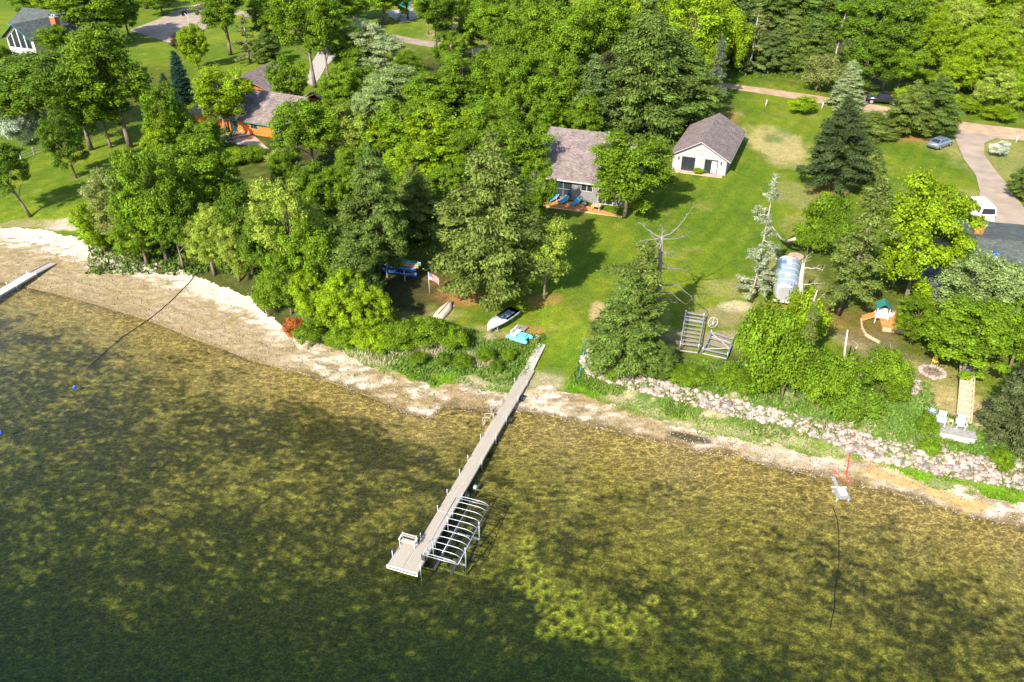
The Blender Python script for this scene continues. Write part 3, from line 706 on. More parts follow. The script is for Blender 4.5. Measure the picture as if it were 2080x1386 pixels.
# --- shoreline grove on the left
for k,(x,t,b,w,c,kd) in enumerate([(213,402,512,104,G_LIME,'maple'),(272,332,500,135,G_OLIVE,'willow'),(340,290,532,155,G_MID,'oak'),(412,272,480,165,G_MID,'oak'),
        (300,400,540,110,G_MID,'willow'),(372,400,545,110,G_DARK,'oak'),(436,402,560,104,G_YEL,'willow'),(486,425,572,96,G_YEL,'willow'),(515,372,556,125,G_DARK,'oak'),
        (604,326,590,150,G_YEL,'willow'),(560,430,600,110,G_DARK,'oak'),(652,420,622,135,G_MID,'maple'),(592,500,640,110,G_MID,'maple'),(640,540,660,90,G_LIME,'maple'),
        (702,530,682,115,G_LIME,'maple'),(762,575,685,100,G_LIME,'maple'),(545,560,645,70,G_MID,'shrub'),(455,300,470,120,G_MID,'oak'),(250,420,505,80,G_MID,'willow')]):
    nm = {'maple':'bright maple','willow':'feathery willow','oak':'dark-limbed oak','shrub':'low shrub'}[kd]
    side = ['left end of the grove above the pale beach','left part of the beach grove','middle of the beach grove, tallest crown','back of the beach grove by the lawn',
        'front left of the beach grove above sand','front of the beach grove in shade','yellow-green, hanging over the sand by the black pipe','yellow-green, second from the black pipe',
        'behind the yellow-green willows','tallest yellow-green crown of the beach grove','dark, right of the yellow-green willows','right of the tallest yellow willow','front right of the beach grove','above the rust-red stump',
        'left of the canoe rack on the bank','nearest the canoe rack on the bank','low on the sand at the right end of the grove','rear of the grove below the patio','left, low over the beach'][k]
    T(kd,x,t,b,w,c,nm+' '+side,'trees of the beach grove')
T('pine',772,288,555,138,G_PINE,'tall pine shading the canoe rack')
T('pine',728,470,640,110,G_PINE,'pine in front of the canoe rack, left')
T('pine',850,330,490,100,G_PINE2,'pine behind the flag lawn')
for x,t,b,w,c in [(870,648,705,90,G_MID),(925,660,706,60,G_MID),(820,655,715,80,G_MID),(640,650,700,70,G_MID),(760,660,715,80,G_LIME),(700,655,708,70,G_MID),
        (985,708,735,38,G_MID),(1030,706,730,34,G_MID),(850,712,742,38,G_MID),(1005,732,752,36,G_DARK),(940,722,748,42,G_MID),(900,715,740,34,G_DARK)]:
    T('shrub',x,t,b,w,c,'leafy bush on the bank between grove and dock','bushes on the bank left of the dock')
T('pine',1000,268,622,220,G_PINE2,'biggest pine, centre of the picture, beside the white boat',var=1)
T('oak',1104,440,608,112,G_YEL,'yellow-green oak with a bare lower trunk beside the big pine')
T('oak',1270,256,442,182,G_MID,'round dense oak in front of the cabin deck',var=0)
T('oak',1048,235,400,145,G_MID,'oak at the left wall of the cabin')
T('oak',1090,320,470,92,G_MID,'small oak at the left corner of the cabin deck')
# --- woods in the middle
for x,t,b,w,c,kd in [(770,28,158,125,G_SILV,'willow'),(722,50,165,90,G_MID,'oak'),(888,-45,132,95,G_DARK,'tall'),(838,105,175,80,G_MID,'oak'),(800,130,235,125,G_PALE,'oak'),(870,140,262,135,G_MID,'oak'),
        (942,105,252,145,G_MID,'oak'),(1012,85,242,125,G_MID,'oak'),(832,200,332,145,G_MID,'oak'),(762,240,342,104,G_LIME,'oak'),(905,205,352,155,G_LIME,'oak'),(992,190,335,135,G_MID,'oak'),
        (850,280,402,145,G_LIME,'maple'),(962,262,384,125,G_MID,'oak'),(705,120,230,80,G_MID,'oak'),(760,170,262,90,G_PALE,'oak'),(900,330,430,110,G_MID,'oak'),(800,330,430,110,G_MID,'maple'),
        (1062,90,262,125,G_MID,'maple'),(1132,100,272,140,G_MID,'maple'),(1152,-5,205,140,G_MID,'oak'),(1070,-15,185,125,G_MID,'oak'),(992,-25,125,115,G_MID,'oak'),(1212,-25,185,135,G_MID,'oak'),
        (1040,30,150,110,G_DARK,'oak'),(940,-40,80,70,G_MID,'oak'),(1100,190,300,90,G_MID,'maple'),(1180,190,290,90,G_MID,'oak'),(690,-40,70,100,G_MID,'oak'),(780,-50,50,110,G_MID,'oak'),(575,-60,40,90,G_MID,'oak'),
        (1290,-45,152,135,G_LIME,'maple'),(1400,-45,185,165,G_LIME,'maple'),(1462,-25,155,120,G_LIME,'maple'),(1340,-60,120,120,G_LIME,'maple'),(1230,-60,90,130,G_MID,'oak'),(1100,-60,80,130,G_MID,'oak'),(1430,80,205,70,G_LIME,'maple')]:
    lab = {'oak':'leafy oak in the wood behind the cabin and houses','maple':'dense maple in the wood behind the cabin','tall':'tall dark oak with a bare trunk by the far lane','willow':'silvery tree standing before the far lane'}[kd]
    T(kd,x,t,b,w,c,lab,'trees of the middle wood')
for x,t,b,w,c,kd,lab in [(1035,113,252,50,G_BLUE,'spruce','blue-green spruce tip rising out of the middle wood'),(1262,122,262,62,G_BLUE,'spruce','taller blue spruce behind the cabin'),
        (1283,160,272,62,G_BLUE,'spruce','shorter blue spruce behind the cabin'),(1236,150,268,84,G_SPR,'spruce','green spruce left of the two blue spruces'),
        (1298,-5,272,175,G_PINE,'pine','tall pine with bare grey trunk behind the cabin'),(1362,60,250,155,G_PINE,'pine','broad pine left of the blue bin'),(1402,112,254,110,G_PINE,'pine','pine nearest the blue bin'),
        (1202,110,276,104,G_SPR,'pine','dense pine behind the cabin ridge'),(1330,150,268,110,G_PINE,'pine','lower pine behind the garage'),
        (1448,68,217,46,(0.11,0.13,0.085),'thin','thin grey spruce beside the blue bin'),(1522,5,148,82,G_OLIVE,'thin','spruce above the gravel road'),(1500,-30,130,80,G_SPR,'spruce','dark spruce above the gravel road end'),
        (1592,18,142,92,G_PINE2,'pine','olive pine left of the small round tree'),(1640,30,150,95,G_PINE,'pine','dark pine behind the small round tree'),(1568,50,147,70,G_SPR,'pine','dark low pine at the road edge'),
        (1692,-35,142,85,G_DARK,'aspen','dark aspen with a white trunk, left one'),(1742,-45,165,100,G_DARK,'aspen','dark aspen between the two white trunks'),(1792,-35,182,95,G_DARK,'aspen','dark aspen with a leaning white trunk'),
        (1752,75,192,115,G_DARK,'oak','dark broad tree behind the black truck'),(1820,90,190,90,G_MID,'oak','green tree right of the black truck'),(1657,103,188,78,G_OLIVE,'shrub','small round olive tree by the gravel road'),
        (1715,122,217,74,G_SILV,'spruce','silvery spruce left of the black truck'),(1685,198,388,135,(0.05,0.075,0.024),'pine','big dark pine beside the straw mound'),
        (1768,226,277,110,G_PINE2,'pine','left pine of the row below the truck'),(1838,162,277,92,G_PINE2,'pine','middle pine of the row below the truck'),(1882,152,277,104,G_PINE,'pine','right, greenest pine of the row below the truck'),
        (1768,308,392,52,G_PINE2,'pine','small pine on the lawn beside the big dark pine'),(1635,194,233,64,G_LIME,'shrub','small bush by the gravel road'),
        (2072,325,405,60,G_PINE,'pine','pine at the right edge beyond the driveway')]:
    T(kd,x,t,b,w,c,lab)
for x,t,b,w,kd,c_ in [(560,-20,95,90,'oak',G_MID),(600,-50,70,90,'oak',G_MID),(720,-45,40,100,'oak',G_MID),(830,-50,40,80,'oak',G_MID),(870,-30,70,70,'oak',G_LIME),(650,20,110,70,'oak',G_MID),(540,-40,50,90,'oak',G_LIME),
        (60,-40,38,90,'oak',G_MID),(100,-45,30,90,'oak',G_LIME),(420,-50,20,80,'oak',G_MID),(300,-50,18,80,'oak',G_MID),(960,20,120,80,'oak',G_MID),(920,60,160,80,'oak',G_MID),(1005,150,260,80,'maple',G_LIME),
        (740,130,215,80,'oak',G_MID),(690,150,250,80,'oak',G_MID),(730,290,400,90,'oak',G_MID),(690,330,440,90,'maple',G_MID),(780,400,500,80,'oak',G_MID),(900,390,470,70,'oak',G_MID),(640,330,450,90,'oak',G_MID),(580,300,400,70,'maple',G_MID)]:
    T(kd,x,t,b,w,c_,'tree of the middle wood','trees of the middle wood')
T('spruce',1230,200,275,70,G_SPR,'low green spruce behind the cabin roof')
# --- maples filling the upper right
k = 0
for row,(yb,n,x0,x1) in enumerate([(30,7,1830,2180),(70,7,1815,2190),(110,7,1840,2170),(150,6,1880,2160),(190,5,1945,2150),(222,4,2000,2140)]):
    for i in range(n):
        x = x0+(x1-x0)*(i+0.5*(row % 2))/(n-0.5)+random.uniform(-12,12); b = yb+random.uniform(-8,8)
        T('maple',x,b-random.uniform(95,125),b,random.uniform(78,105),G_LIME if random.random() < .7 else G_YEL,'bright green maple of the dense wood at the upper right','maples of the upper right wood'); k += 1
for x,b in [(1560,60),(1620,50),(1680,40),(1740,40),(1800,30),(1860,20),(1930,5),(1500,40),(1440,10),(1360,-5),(1250,-10),(1150,-15),(1050,-20),(960,-15),(2000,0),(2080,0)]:
    T('oak' if b < 20 else 'pine',x,b-105,b,100,G_MID if b < 20 else G_PINE,'tree at the top edge of the view','trees along the top edge')
for x,b,w in [(1915,215,60),(1960,232,70),(2020,245,70),(1880,130,60),(1870,170,50),(1850,205,60)]:
    T('shrub',x,b-32,b,w,G_LIME,'low bush at the foot of the upper right wood','bushes below the upper right wood')
# --- right-hand gardens
T('thin',1527,350,612,100,(0.25,0.28,0.17),'pale blue spruce with a bare trunk on the lawn left of the trailer',var=0)
T('thin',1703,352,640,150,G_PINE2,'tall leaning spruce right of the trailer',var=1,tilt=(0,.07),rz=0.0)
T('oak',1835,345,628,200,G_LIME,'large bright oak with a pale forked trunk left of the dark roof',var=0)
T('oak',1972,508,690,185,G_PALE,'oak overhanging the dark roof')
T('oak',1952,610,772,190,G_MID,'oak beside the timber stairs')
T('oak',2050,600,750,120,G_MID,'oak at the right edge below the dark roof')
T('pine',2060,690,895,130,(0.07,0.085,0.03),'olive pine at the right edge above the riprap')
T('oak',1850,600,700,110,G_MID,'small oak in front of the cedar deck')
for x,t,b,w,c,lab in [(1665,385,500,95,G_MID,'bush left of the leaning spruce'),(1640,440,522,75,G_MID,'lower bush behind the trailer'),(1690,420,540,80,G_DARK,'dark bush under the leaning spruce'),
        (1605,578,722,105,G_LIME,'bright bush in front of the trailer'),(1545,615,800,135,G_MID,'large dark bush above the riprap left of the pines'),(1590,680,812,120,G_MID,'bush above the riprap beside the narrow pine'),
        (1660,700,835,110,G_MID,'bush above the riprap below the white trunks'),(1722,760,855,105,G_DARK,'dark bush above the riprap right of the white trunks'),(1790,705,795,95,G_MID,'bush left of the stone garden wall'),
        (1870,835,890,50,G_MID,'upright bush left of the grey deck'),(1505,745,800,70,G_MID,'low bush below the metal frames'),(1890,890,925,45,G_MID,'bush growing in the riprap'),(2030,915,955,50,G_MID,'lime bush in the riprap at the right'),
        (1245,745,775,35,G_MID,'small bush on the riprap corner'),(1820,760,820,60,G_MID,'bush below the stone wall'),(1480,735,790,60,G_MID,'bush under the metal frame stack'),(1400,745,775,80,G_MID,'bush on the bank above the middle of the riprap')]:
    T('shrub',x,t,b,w,c,lab)
T('thin',1612,612,805,62,G_PINE2,'narrow pine between bushes above the riprap')
T('half',1292,490,722,200,G_PINE2,'half-dead pine, living boughs only on its left',rz=0.0)
T('pine',1265,550,762,145,G_PINE,'low spreading pine above the riprap corner')
T('pine',1335,690,757,80,G_PINE,'low young pine at the foot of the bare snag')
T('shrub',2030,285,320,42,(0.42,0.45,0.36),'white-flowering shrub beside the driveway',name='flowering_shrub')
T('shrub',600,645,690,48,(0.32,0.10,0.03),'rust-red dead bush on the beach edge',name='dead_bush')
T('shrub',2065,470,500,60,G_MID,'hedge shrub behind the dark roof')
for x,y in [(1990,478),(2015,484),(2040,488),(2065,492)]:
    T('shrub',x,y-16,y+6,34,G_LIME,'low clipped shrub of the row behind the dark roof','shrubs behind the dark roof')
# ------------------------------------------------------------------ houses
def roof_plane(name, parent, pts, m, th=0.14):
    """pts: eave A, eave B, ridge B, ridge A (top surface); a slab with shingle coordinates"""
    P = [Vector(p) for p in pts]; n = (P[1]-P[0]).cross(P[-1]-P[0]).normalized()
    if n.z < 0: n = -n; P = P[::-1]
    k = len(P); vs = P+[p-n*th for p in P]
    fs = [tuple(range(k)), tuple(range(k, 2*k))[::-1]]+[((i+1) % k, i, k+i, k+(i+1) % k) for i in range(k)]
    me = bpy.data.meshes.new(name); me.from_pydata(vs, [], fs); uv = me.uv_layers.new(name='UVMap')
    e = max(((P[(i+1) % k]-P[i]) for i in range(k)), key=lambda d: d.length-abs(d.z)*5).normalized(); s = n.cross(e)
    for li, lp in enumerate(me.loops):
        v = Vector(vs[lp.vertex_index]); uv.data[li].uv = (v.dot(e), v.dot(s))
    return obj(name, me, m, parent)
def frame_window(parent, x0, x1, z0, z1, y, m_frame, cols=2, name='window', nrm=-1, sw=0.07, rows=1):
    """window in a wall whose face is the plane y; frame proud, pane recessed"""
    w = MB(); yc = y+nrm*0.03
    for zz in (z0, z1): w.box(((x0+x1)/2, yc, zz), (x1-x0+sw, 0.09, sw))
    for i in range(cols+1):
        xx = x0+(x1-x0)*i/cols; w.box((xx, yc+nrm*0.004, (z0+z1)/2), (sw, 0.09, z1-z0-sw))
    for j in range(1, rows): w.box(((x0+x1)/2, yc+nrm*0.002, z0+(z1-z0)*j/rows), (x1-x0, 0.07, sw*.7))
    f = w.build(name, m_frame, parent)
    for i in range(cols):
        a = x0+(x1-x0)*i/cols; b = x0+(x1-x0)*(i+1)/cols
        MB().box(((a+b)/2, y+nrm*0.012, (z0+z1)/2), (b-a-sw, 0.02, z1-z0-sw)).build('pane', M['glass'], f)
    return f
def siding(parent, x0, x1, z0, z1, y, m, course=0.2, gable=None, name='siding_board'):
    """lap boards on the wall face y; gable(z) gives the half width above the eaves"""
    z = z0
    while z < z1-0.02:
        a, b = x0, x1
        if gable: a, b = gable(z+course/2)
        if b-a > 0.2:
            mb = MB(); t = 0.035
            mb.add([(a,y,z),(b,y,z),(b,y-t,z),(a,y-t,z),(a,y,z+course),(b,y,z+course),(b,y-0.008,z+course),(a,y-0.008,z+course)],
                   [(0,1,2,3),(3,2,6,7),(0,3,7,4),(1,5,6,2)])
            mb.build(name, m, parent)
        z += course
def house_root(name, Lp, rz, label, cat='house', shift=(0, 0)):
    g = G(*Lp); e = empty(name, g, rz, label, cat)
    c, s = math.cos(rz), math.sin(rz)
    e.location = (g.x+c*shift[0]-s*shift[1], g.y+s*shift[0]+c*shift[1], g.z)
    return e

# guest house with the quilt square
gh = house_root('guest_house', (1364.4,343.4), -0.386, 'small pale grey gabled house with two patio doors and a quilt square')
w, D, wh, rh = 7.6, 14.2, 2.45, 4.55
mb = MB(); mb.add([(0,0,-.6),(w,0,-.6),(w,0,wh),(w/2,0,rh-.12),(0,0,wh),(0,D,-.6),(w,D,-.6),(w,D,wh),(w/2,D,rh-.12),(0,D,wh)],
    [(0,1,2,3,4),(9,8,7,6,5),(1,6,7,2),(5,0,4,9),(5,6,1,0)]); mb.build('wall', M['greyside'], gh)
siding(gh, 0.02, w-0.02, 0.1, rh-0.3, 0, M['greyside'], 0.2, lambda z: (0.02, w-0.02) if z < wh else (w/2*(z-wh)/(rh-wh)+0.1, w-w/2*(z-wh)/(rh-wh)-0.1))
k = (rh-wh)/(w/2); ov = 0.55
roof_plane('roof', gh, [(-ov,-.4,wh-k*ov+.05),(-ov,D+.3,wh-k*ov+.05),(w/2,D+.3,rh+.05),(w/2,-.4,rh+.05)], M['roofbrown'])
roof_plane('roof', gh, [(w+ov,D+.3,wh-k*ov+.05),(w+ov,-.4,wh-k*ov+.05),(w/2,-.4,rh+.05),(w/2,D+.3,rh+.05)], M['roofbrown'])
for s in (-1, 1):
    x0 = w/2+s*(w/2+ov); MB().beam((x0, -.43, wh-k*ov-.04), (w/2, -.43, rh-.04), 0.05, 0.2, (0, 1, 0)).build('fascia', M['trim'], gh)
MB().box((w+ov-.02, D/2, wh-k*ov-.06), (0.1, D+.7, 0.12)).build('gutter', M['trim'], gh)
for a, b in ((1.35, 3.15), (4.6, 6.35)):
    frame_window(gh, a, b, 0.12, 2.05, -0.035, M['dark'], 2, 'patio_door')
mb = MB(); mb.box((4.6+1.32, -0.06, 1.05), (0.75, 0.012, 1.7)); mb.build('blind', M['white'], gh)
for xx in (0.85, 6.85):
    MB().box((xx, -0.12, 1.75), (0.13, 0.14, 0.34)).box((xx, -0.12, 1.95), (0.17, 0.18, 0.06)).build('wall_lamp', M['dark'], gh)
mb = MB(); R45 = Matrix.Rotation(math.pi/4, 3, 'Y'); mb.box((w/2+.0, -0.07, 3.05), (0.78, 0.03, 0.78), m=R45); q = mb.build('quilt_square', M['cream'], gh)
for a in range(8):
    t = a*math.pi/4+math.pi/8; r = 0.33
    MB().box((w/2+r*math.cos(t), -0.09, 3.05+r*math.sin(t)), (0.15, 0.02, 0.15), m=Matrix.Rotation(t, 3, 'Y')).build('quilt_patch', M['dark'] if a % 2 else M['brick'], q)
MB().box((w/2, -0.55, 0.02), (w*0.92, 1.0, 0.16)).build('door_step', M['patio'], gh)
T('shrub', 1418, 340, 354, 22, G_LIME, 'little bush between the two patio doors of the guest house')

# cabin
cb = house_root('cabin', (1084,397), -0.352, 'low cabin with a broad brown shingle roof and stone chimney')
w, D2, wh, rh = 12.4, 8.0, 3.25, 7.1
mb = MB(); mb.add([(0,0,-1),(w,0,-1),(w,0,wh),(0,0,wh),(0,2*D2,-1),(w,2*D2,-1),(w,2*D2,wh),(0,2*D2,wh),(0,D2,rh-.15),(w,D2,rh-.15)],
    [(0,1,2,3),(5,4,7,6),(4,0,3,8,7),(1,5,6,9,2)]); mb.build('wall', mat('cabin_grey_siding', (0.17,0.16,0.155), .8, .1), cb)
k = (rh-wh)/D2; ov = 0.6
roof_plane('roof', cb, [(-.4,-ov,wh-k*ov),(w+.4,-ov,wh-k*ov),(w+.4,D2,rh),(-.4,D2,rh)], M['roofbrown'])
roof_plane('roof', cb, [(w+.4,2*D2+ov,wh-k*ov),(-.4,2*D2+ov,wh-k*ov),(-.4,D2,rh),(w+.4,D2,rh)], M['roofbrown'])
MB().box((w/2, -ov-.06, wh-k*ov-.08), (w+.8, 0.1, 0.14)).build('gutter', M['trim'], cb)
frame_window(cb, 1.7, 5.4, 0.35, 2.7, 0, mat('blue_grey_frame', (.16,.2,.24), .6, .05), 3, rows=2)
frame_window(cb, 6.6, 8.2, 1.6, 2.6, 0, M['trim'], 2)
frame_window(cb, 9.0, 11.0, 0.15, 2.3, 0, M['trim'], 2, 'patio_door')
ch = MB(); ch.box((-0.45, 3.2, 2.6), (1.1, 1.7, 7.0)); c_ = ch.build('chimney', M['stone'], cb)
MB().box((-0.45, 3.2, 6.15), (1.25, 1.85, 0.12)).build('cap', M['tan'], c_)
MB().tube([(-0.45, 3.2, 6.2), (-0.45, 3.2, 6.65)], 0.2, 10).build('flue', M['dark'], c_)
MB().tube([(8.1, 7.6, 6.9), (8.1, 7.6, 7.5)], 0.07, 8).build('vent_pipe', M['white'], cb)
# its deck
dk = house_root('cabin_deck', (1084,397), -0.352, 'orange cedar deck along the lake side of the cabin', 'deck')
n_ = 15
for i in range(n_):
    MB().box((7.0, -0.12-0.2*i, 0.02), (13.4, 0.185, 0.05)).build('board', M['cedar'], dk)
MB().box((7.0, -1.6, -0.4), (13.2, 2.9, 0.72)).build('deck_base', M['tan'], dk)
MB().box((7.0, -3.16, -0.1), (13.5, 0.12, 0.3)).build('edge_board', M['tan'], dk)
def on(root, p):
    c, s = math.cos(root.rotation_euler[2]), math.sin(root.rotation_euler[2]); L = root.location
    return Vector((L.x+c*p[0]-s*p[1], L.y+s*p[0]+c*p[1], L.z+p[2]))
def lounger(loc, rz, label, sling, frame, group, back=0.55):
    e = empty('sun_lounger', loc, rz, label, 'lounger', group)
    MB().box((0, -0.45, 0.34), (0.62, 1.25, 0.05)).build('seat', sling, e)
    Rb = Matrix.Rotation(back, 3, 'X')
    MB().box((0, 0.17+0.36*math.cos(back), 0.34+0.36*math.sin(back)), (0.62, 0.78, 0.05), m=Rb).build('backrest', sling, e)
    mb = MB()
    for s in (-1, 1): mb.beam((s*.34, -1.1, .32), (s*.34, .2, .32), .04, .05).beam((s*.34, .2, .32), (s*.34, .2+.75*math.cos(back), .32+.75*math.sin(back)), .04, .05)
    mb.build('frame', frame, e)
    for sx in (-1, 1):
        for yy in (-0.95, 0.3): MB().beam((sx*.33, yy, 0.0), (sx*.33, yy, .33), .04, .04).build('leg', frame, e)
    return e
for i, (x, y) in enumerate([(3.1, -1.0), (4.6, -1.1), (6.3, -1.25)]):
    lounger(on(dk, (x, y, 0.05)), -0.352-0.35, ['turquoise lounger on the cabin deck, leftmost of three', 'turquoise lounger on the cabin deck, middle of three', 'turquoise lounger on the cabin deck, rightmost of three'][i], M['sling'], M['white'], 'turquoise loungers on the cabin deck')
e = empty('side_table', on(dk, (7.5, -1.5, 0.05)), 0, 'small round white table beside the rightmost turquoise lounger', 'table')
MB().prism([(0.3*math.cos(a), 0.3*math.sin(a)) for a in np.linspace(0, 6.28, 17)[:-1]], 0.42, 0.46).build('table_top', M['white'], e)
for a in (0.5, 2.6, 4.7): MB().beam((.24*math.cos(a), .24*math.sin(a), 0), (.15*math.cos(a), .15*math.sin(a), .42), .035, .035).build('leg', M['white'], e)
e = empty('wooden_table', on(dk, (9.3, -2.0, 0.05)), -0.35, 'square pale wooden table at the sunny end of the cabin deck', 'table')
for i in range(6): MB().box((-.5+.2*i, 0, .66), (.18, 1.2, .05)).build('table_board', M['tan'], e)
for sx in (-1, 1):
    for sy in (-1, 1): MB().box((sx*.5, sy*.48, .32), (.08, .08, .63)).build('leg', M['tan'], e)

# orange-sided house
oh = house_root('orange_house', (481.3,268.6), -0.458, 'long house with orange wood siding and a brown shingle roof', shift=(-9, 0))
w, D2, wh, rh = 19.5, 6.2, 2.5, 5.6; k = (rh-wh)/D2; ov = .55
mb = MB(); mb.add([(0,0,-1),(w,0,-1),(w,0,wh),(0,0,wh),(0,2*D2,-1),(w,2*D2,-1),(w,2*D2,wh),(0,2*D2,wh),(0,D2,rh-.15),(w,D2,rh-.15)],
    [(0,1,2,3),(5,4,7,6),(4,0,3,8,7),(1,5,6,9,2)]); mb.build('wall', M['log'], oh)
siding(oh, 8.2, 19.4, 0.05, 2.35, 0, M['log'], 0.23)
roof_plane('roof', oh, [(-.5,-ov,wh-k*ov+.05),(w+.5,-ov,wh-k*ov+.05),(w+.5,D2,rh),(-.5,D2,rh)], M['roofbrown'])
roof_plane('roof', oh, [(w+.5,2*D2+ov,wh-k*ov+.05),(-.5,2*D2+ov,wh-k*ov+.05),(-.5,D2,rh),(w+.5,D2,rh)], M['roofbrown'])
MB().box((w/2, -ov-.06, wh-k*ov), (w+1, 0.11, 0.15)).build('gutter', M['greenmetal'], oh)
frame_window(oh, 7.9, 9.3, 0.1, 2.1, -.04, M['greenmetal'], 2, 'patio_door')
frame_window(oh, 12.4, 13.7, 1.2, 2.05, -.04, M['greenmetal'], 2)
frame_window(oh, 17.4, 19.2, 0.1, 2.1, -.04, M['trim'], 2, 'patio_door')
a = Vector(at(486,155,7.2)); b = Vector(at(552,124,7.2)); d = (b-a); Lr = d.length; ang = math.atan2(d.y, d.x)-oh.rotation_euler[2]
def inoh(p):
    c, s = math.cos(oh.rotation_euler[2]), math.sin(oh.rotation_euler[2]); q = Vector(p)-oh.location
    return Vector((c*q.x+s*q.y, -s*q.x+c*q.y, q.z))
A, B = inoh(a), inoh(b); dn = (B-A).normalized(); pn = Vector((dn.y, -dn.x, 0))
hw, dr = 6.0, 2.6
for sg in (1, -1):
    roof_plane('wing_roof', oh, [A+pn*hw*sg-Vector((0,0,dr)), B+pn*hw*sg-Vector((0,0,dr)), B, A], M['roofbrown'])
mb = MB(); q = [A+pn*(hw-.6), B-dn*.4+pn*(hw-.6), B-dn*.4-pn*(hw-.6), A-pn*(hw-.6)]; zt = A.z-dr+.0
mb.prism([(p.x, p.y) for p in q], -1, zt); mb.build('wing_wall', M['log'], oh)
c0 = inoh(at(660,177,5.4)); mb = MB()
for sg in (1, -1):
    roof_plane('porch_roof', oh, [c0+Vector((3*sg,-4.0,-1.5)), c0+Vector((3*sg,2.5,-1.5)), c0+Vector((0,2.5,0)), c0+Vector((0,-4.0,0))], M['roofbrown'])
mb.box((c0.x, c0.y-.8, (c0.z-1.5)/2-.4), (5.0, 5.6, c0.z-.9)); mb.build('porch_wall', M['log'], oh)
mb = MB(); mb.box((15.6, -2.3, -.08), (15, 4.4, .3)); pt = tag(mb.build('patio', M['patio'], None, oh.location, oh.rotation_euler[2]), 'pale paved patio in front of the orange-sided house', 'patio')
for i, (x, y) in enumerate([(10.6, -1.3), (12.2, -1.5)]):
    lounger(on(oh, (x, y, 0.08)), -0.458-0.75, ['cream lounger by the orange wall, left one', 'cream lounger by the orange wall, right one'][i], M['cream'], M['tan'], 'cream loungers on the patio', .7)

# house with the window gable
tl = house_root('window_gable_house', (27.3,121), -0.40, 'green-roofed house with a tall white window gable')
w, wh, rh, Dd = 8.0, 5.1, 7.7, 11.0; k = (rh-wh)/(w/2)
mb = MB(); mb.add([(0,0,-1),(w,0,-1),(w,0,wh),(w/2,0,rh-.15),(0,0,wh),(0,Dd,-1),(w,Dd,-1),(w,Dd,wh),(w/2,Dd,rh-.15),(0,Dd,wh)],
    [(0,1,2,3,4),(9,8,7,6,5),(1,6,7,2),(5,0,4,9)]); mb.build('wall', mat('cream_wall', (.56,.47,.40), .7, .06), tl)
for sg in (-1, 1):
    roof_plane('roof', tl, [(w/2+sg*(w/2+.7),-.8,wh-k*.7),(w/2+sg*(w/2+.7),Dd+5,wh-k*.7),(w/2,Dd+5,rh),(w/2,-.8,rh)], M['roofgreen'])
    MB().beam((w/2+sg*(w/2+.7), -.85, wh-k*.7-.08), (w/2, -.85, rh-.08), .06, .25, (0, 1, 0)).build('fascia', M['greenmetal'], tl)
for i in range(4):
    x0 = 0.45+i*1.8; x1 = x0+1.7; f = lambda x: wh+k*(w/2-abs(x-w/2))-.75
    fr = MB()
    P0 = [(x0,2.7),(x1,2.7),(x1,f(x1)),(x0,f(x0))]
    for j in range(4):
        p, q = P0[j], P0[(j+1) % 4]; fr.beam((p[0],-.06,p[1]), (q[0],-.06,q[1]), .16, .22, (0,1,0))
    fo = fr.build('window', M['white'], tl)
    MB().add([(p[0],-.03,p[1]) for p in P0]+[(p[0],-.01,p[1]) for p in P0], [(0,1,2,3),(7,6,5,4)]).build('pane', M['glass'], fo)
    frame_window(tl, x0+.15, x1-.15, .2, 2.2, -.01, M['white'], 1, 'window', sw=.18)
    MB().box(((x0+x1)/2, -.06, 1.2), (1.1, .02, 1.6)).build('blind', M['white'], tl)
# main body behind
mb = MB(); mb.box((-1, Dd+5, 2), (22, 9, 6)); mb.build('rear_wall', mat('pale_blue_wall', (.45,.5,.5), .7, .06), tl)
roof_plane('rear_roof', tl, [(-13,Dd-.3,4.7),(11,Dd-.3,4.7),(11,Dd+5,7.4),(-13,Dd+5,7.4)], M['roofgreen'])
roof_plane('rear_roof', tl, [(11,Dd+10.3,4.7),(-13,Dd+10.3,4.7),(-13,Dd+5,7.4),(11,Dd+5,7.4)], M['roofgreen'])
MB().box((-1, Dd-.38, 4.55), (24, .1, .22)).build('rear_fascia', M['greenmetal'], tl)
c_ = MB().box((7.3, 7.2, 6.3), (1.5, 1.1, 3.6)).build('chimney', M['brick'], tl)
MB().box((7.3, 7.2, 8.15), (1.7, 1.3, .12)).build('cap', M['concrete'], c_)
for s in (-.35, .35): MB().tube([(7.3+s, 7.2, 8.2), (7.3+s, 7.2, 8.7)], .16, 8).build('flue', M['alu'], c_)
MB().tube([(-1.5, 13, 5.5), (-1.5, 13, 7.3)], .1, 8).build('vent_pipe', M['dark'], tl)
MB().box((11, 7.5, 2.3), (5.5, 4.5, .2)).build('balcony', M['tan'], tl)
rl = MB()
for x in (8.4, 11, 13.6): rl.box((x, 5.4, 2.9), (.08, .08, 1.0))
rl.beam((8.4, 5.4, 3.4), (13.6, 5.4, 3.4), .08, .06); rl.build('railing', M['tan'], tl)
mb = MB(); mb.box((4, -2, -.05), (9, 3.8, .25)); tag(mb.build('terrace', M['patio'], None, tl.location, -0.4), 'pinkish terrace below the window gable', 'terrace')

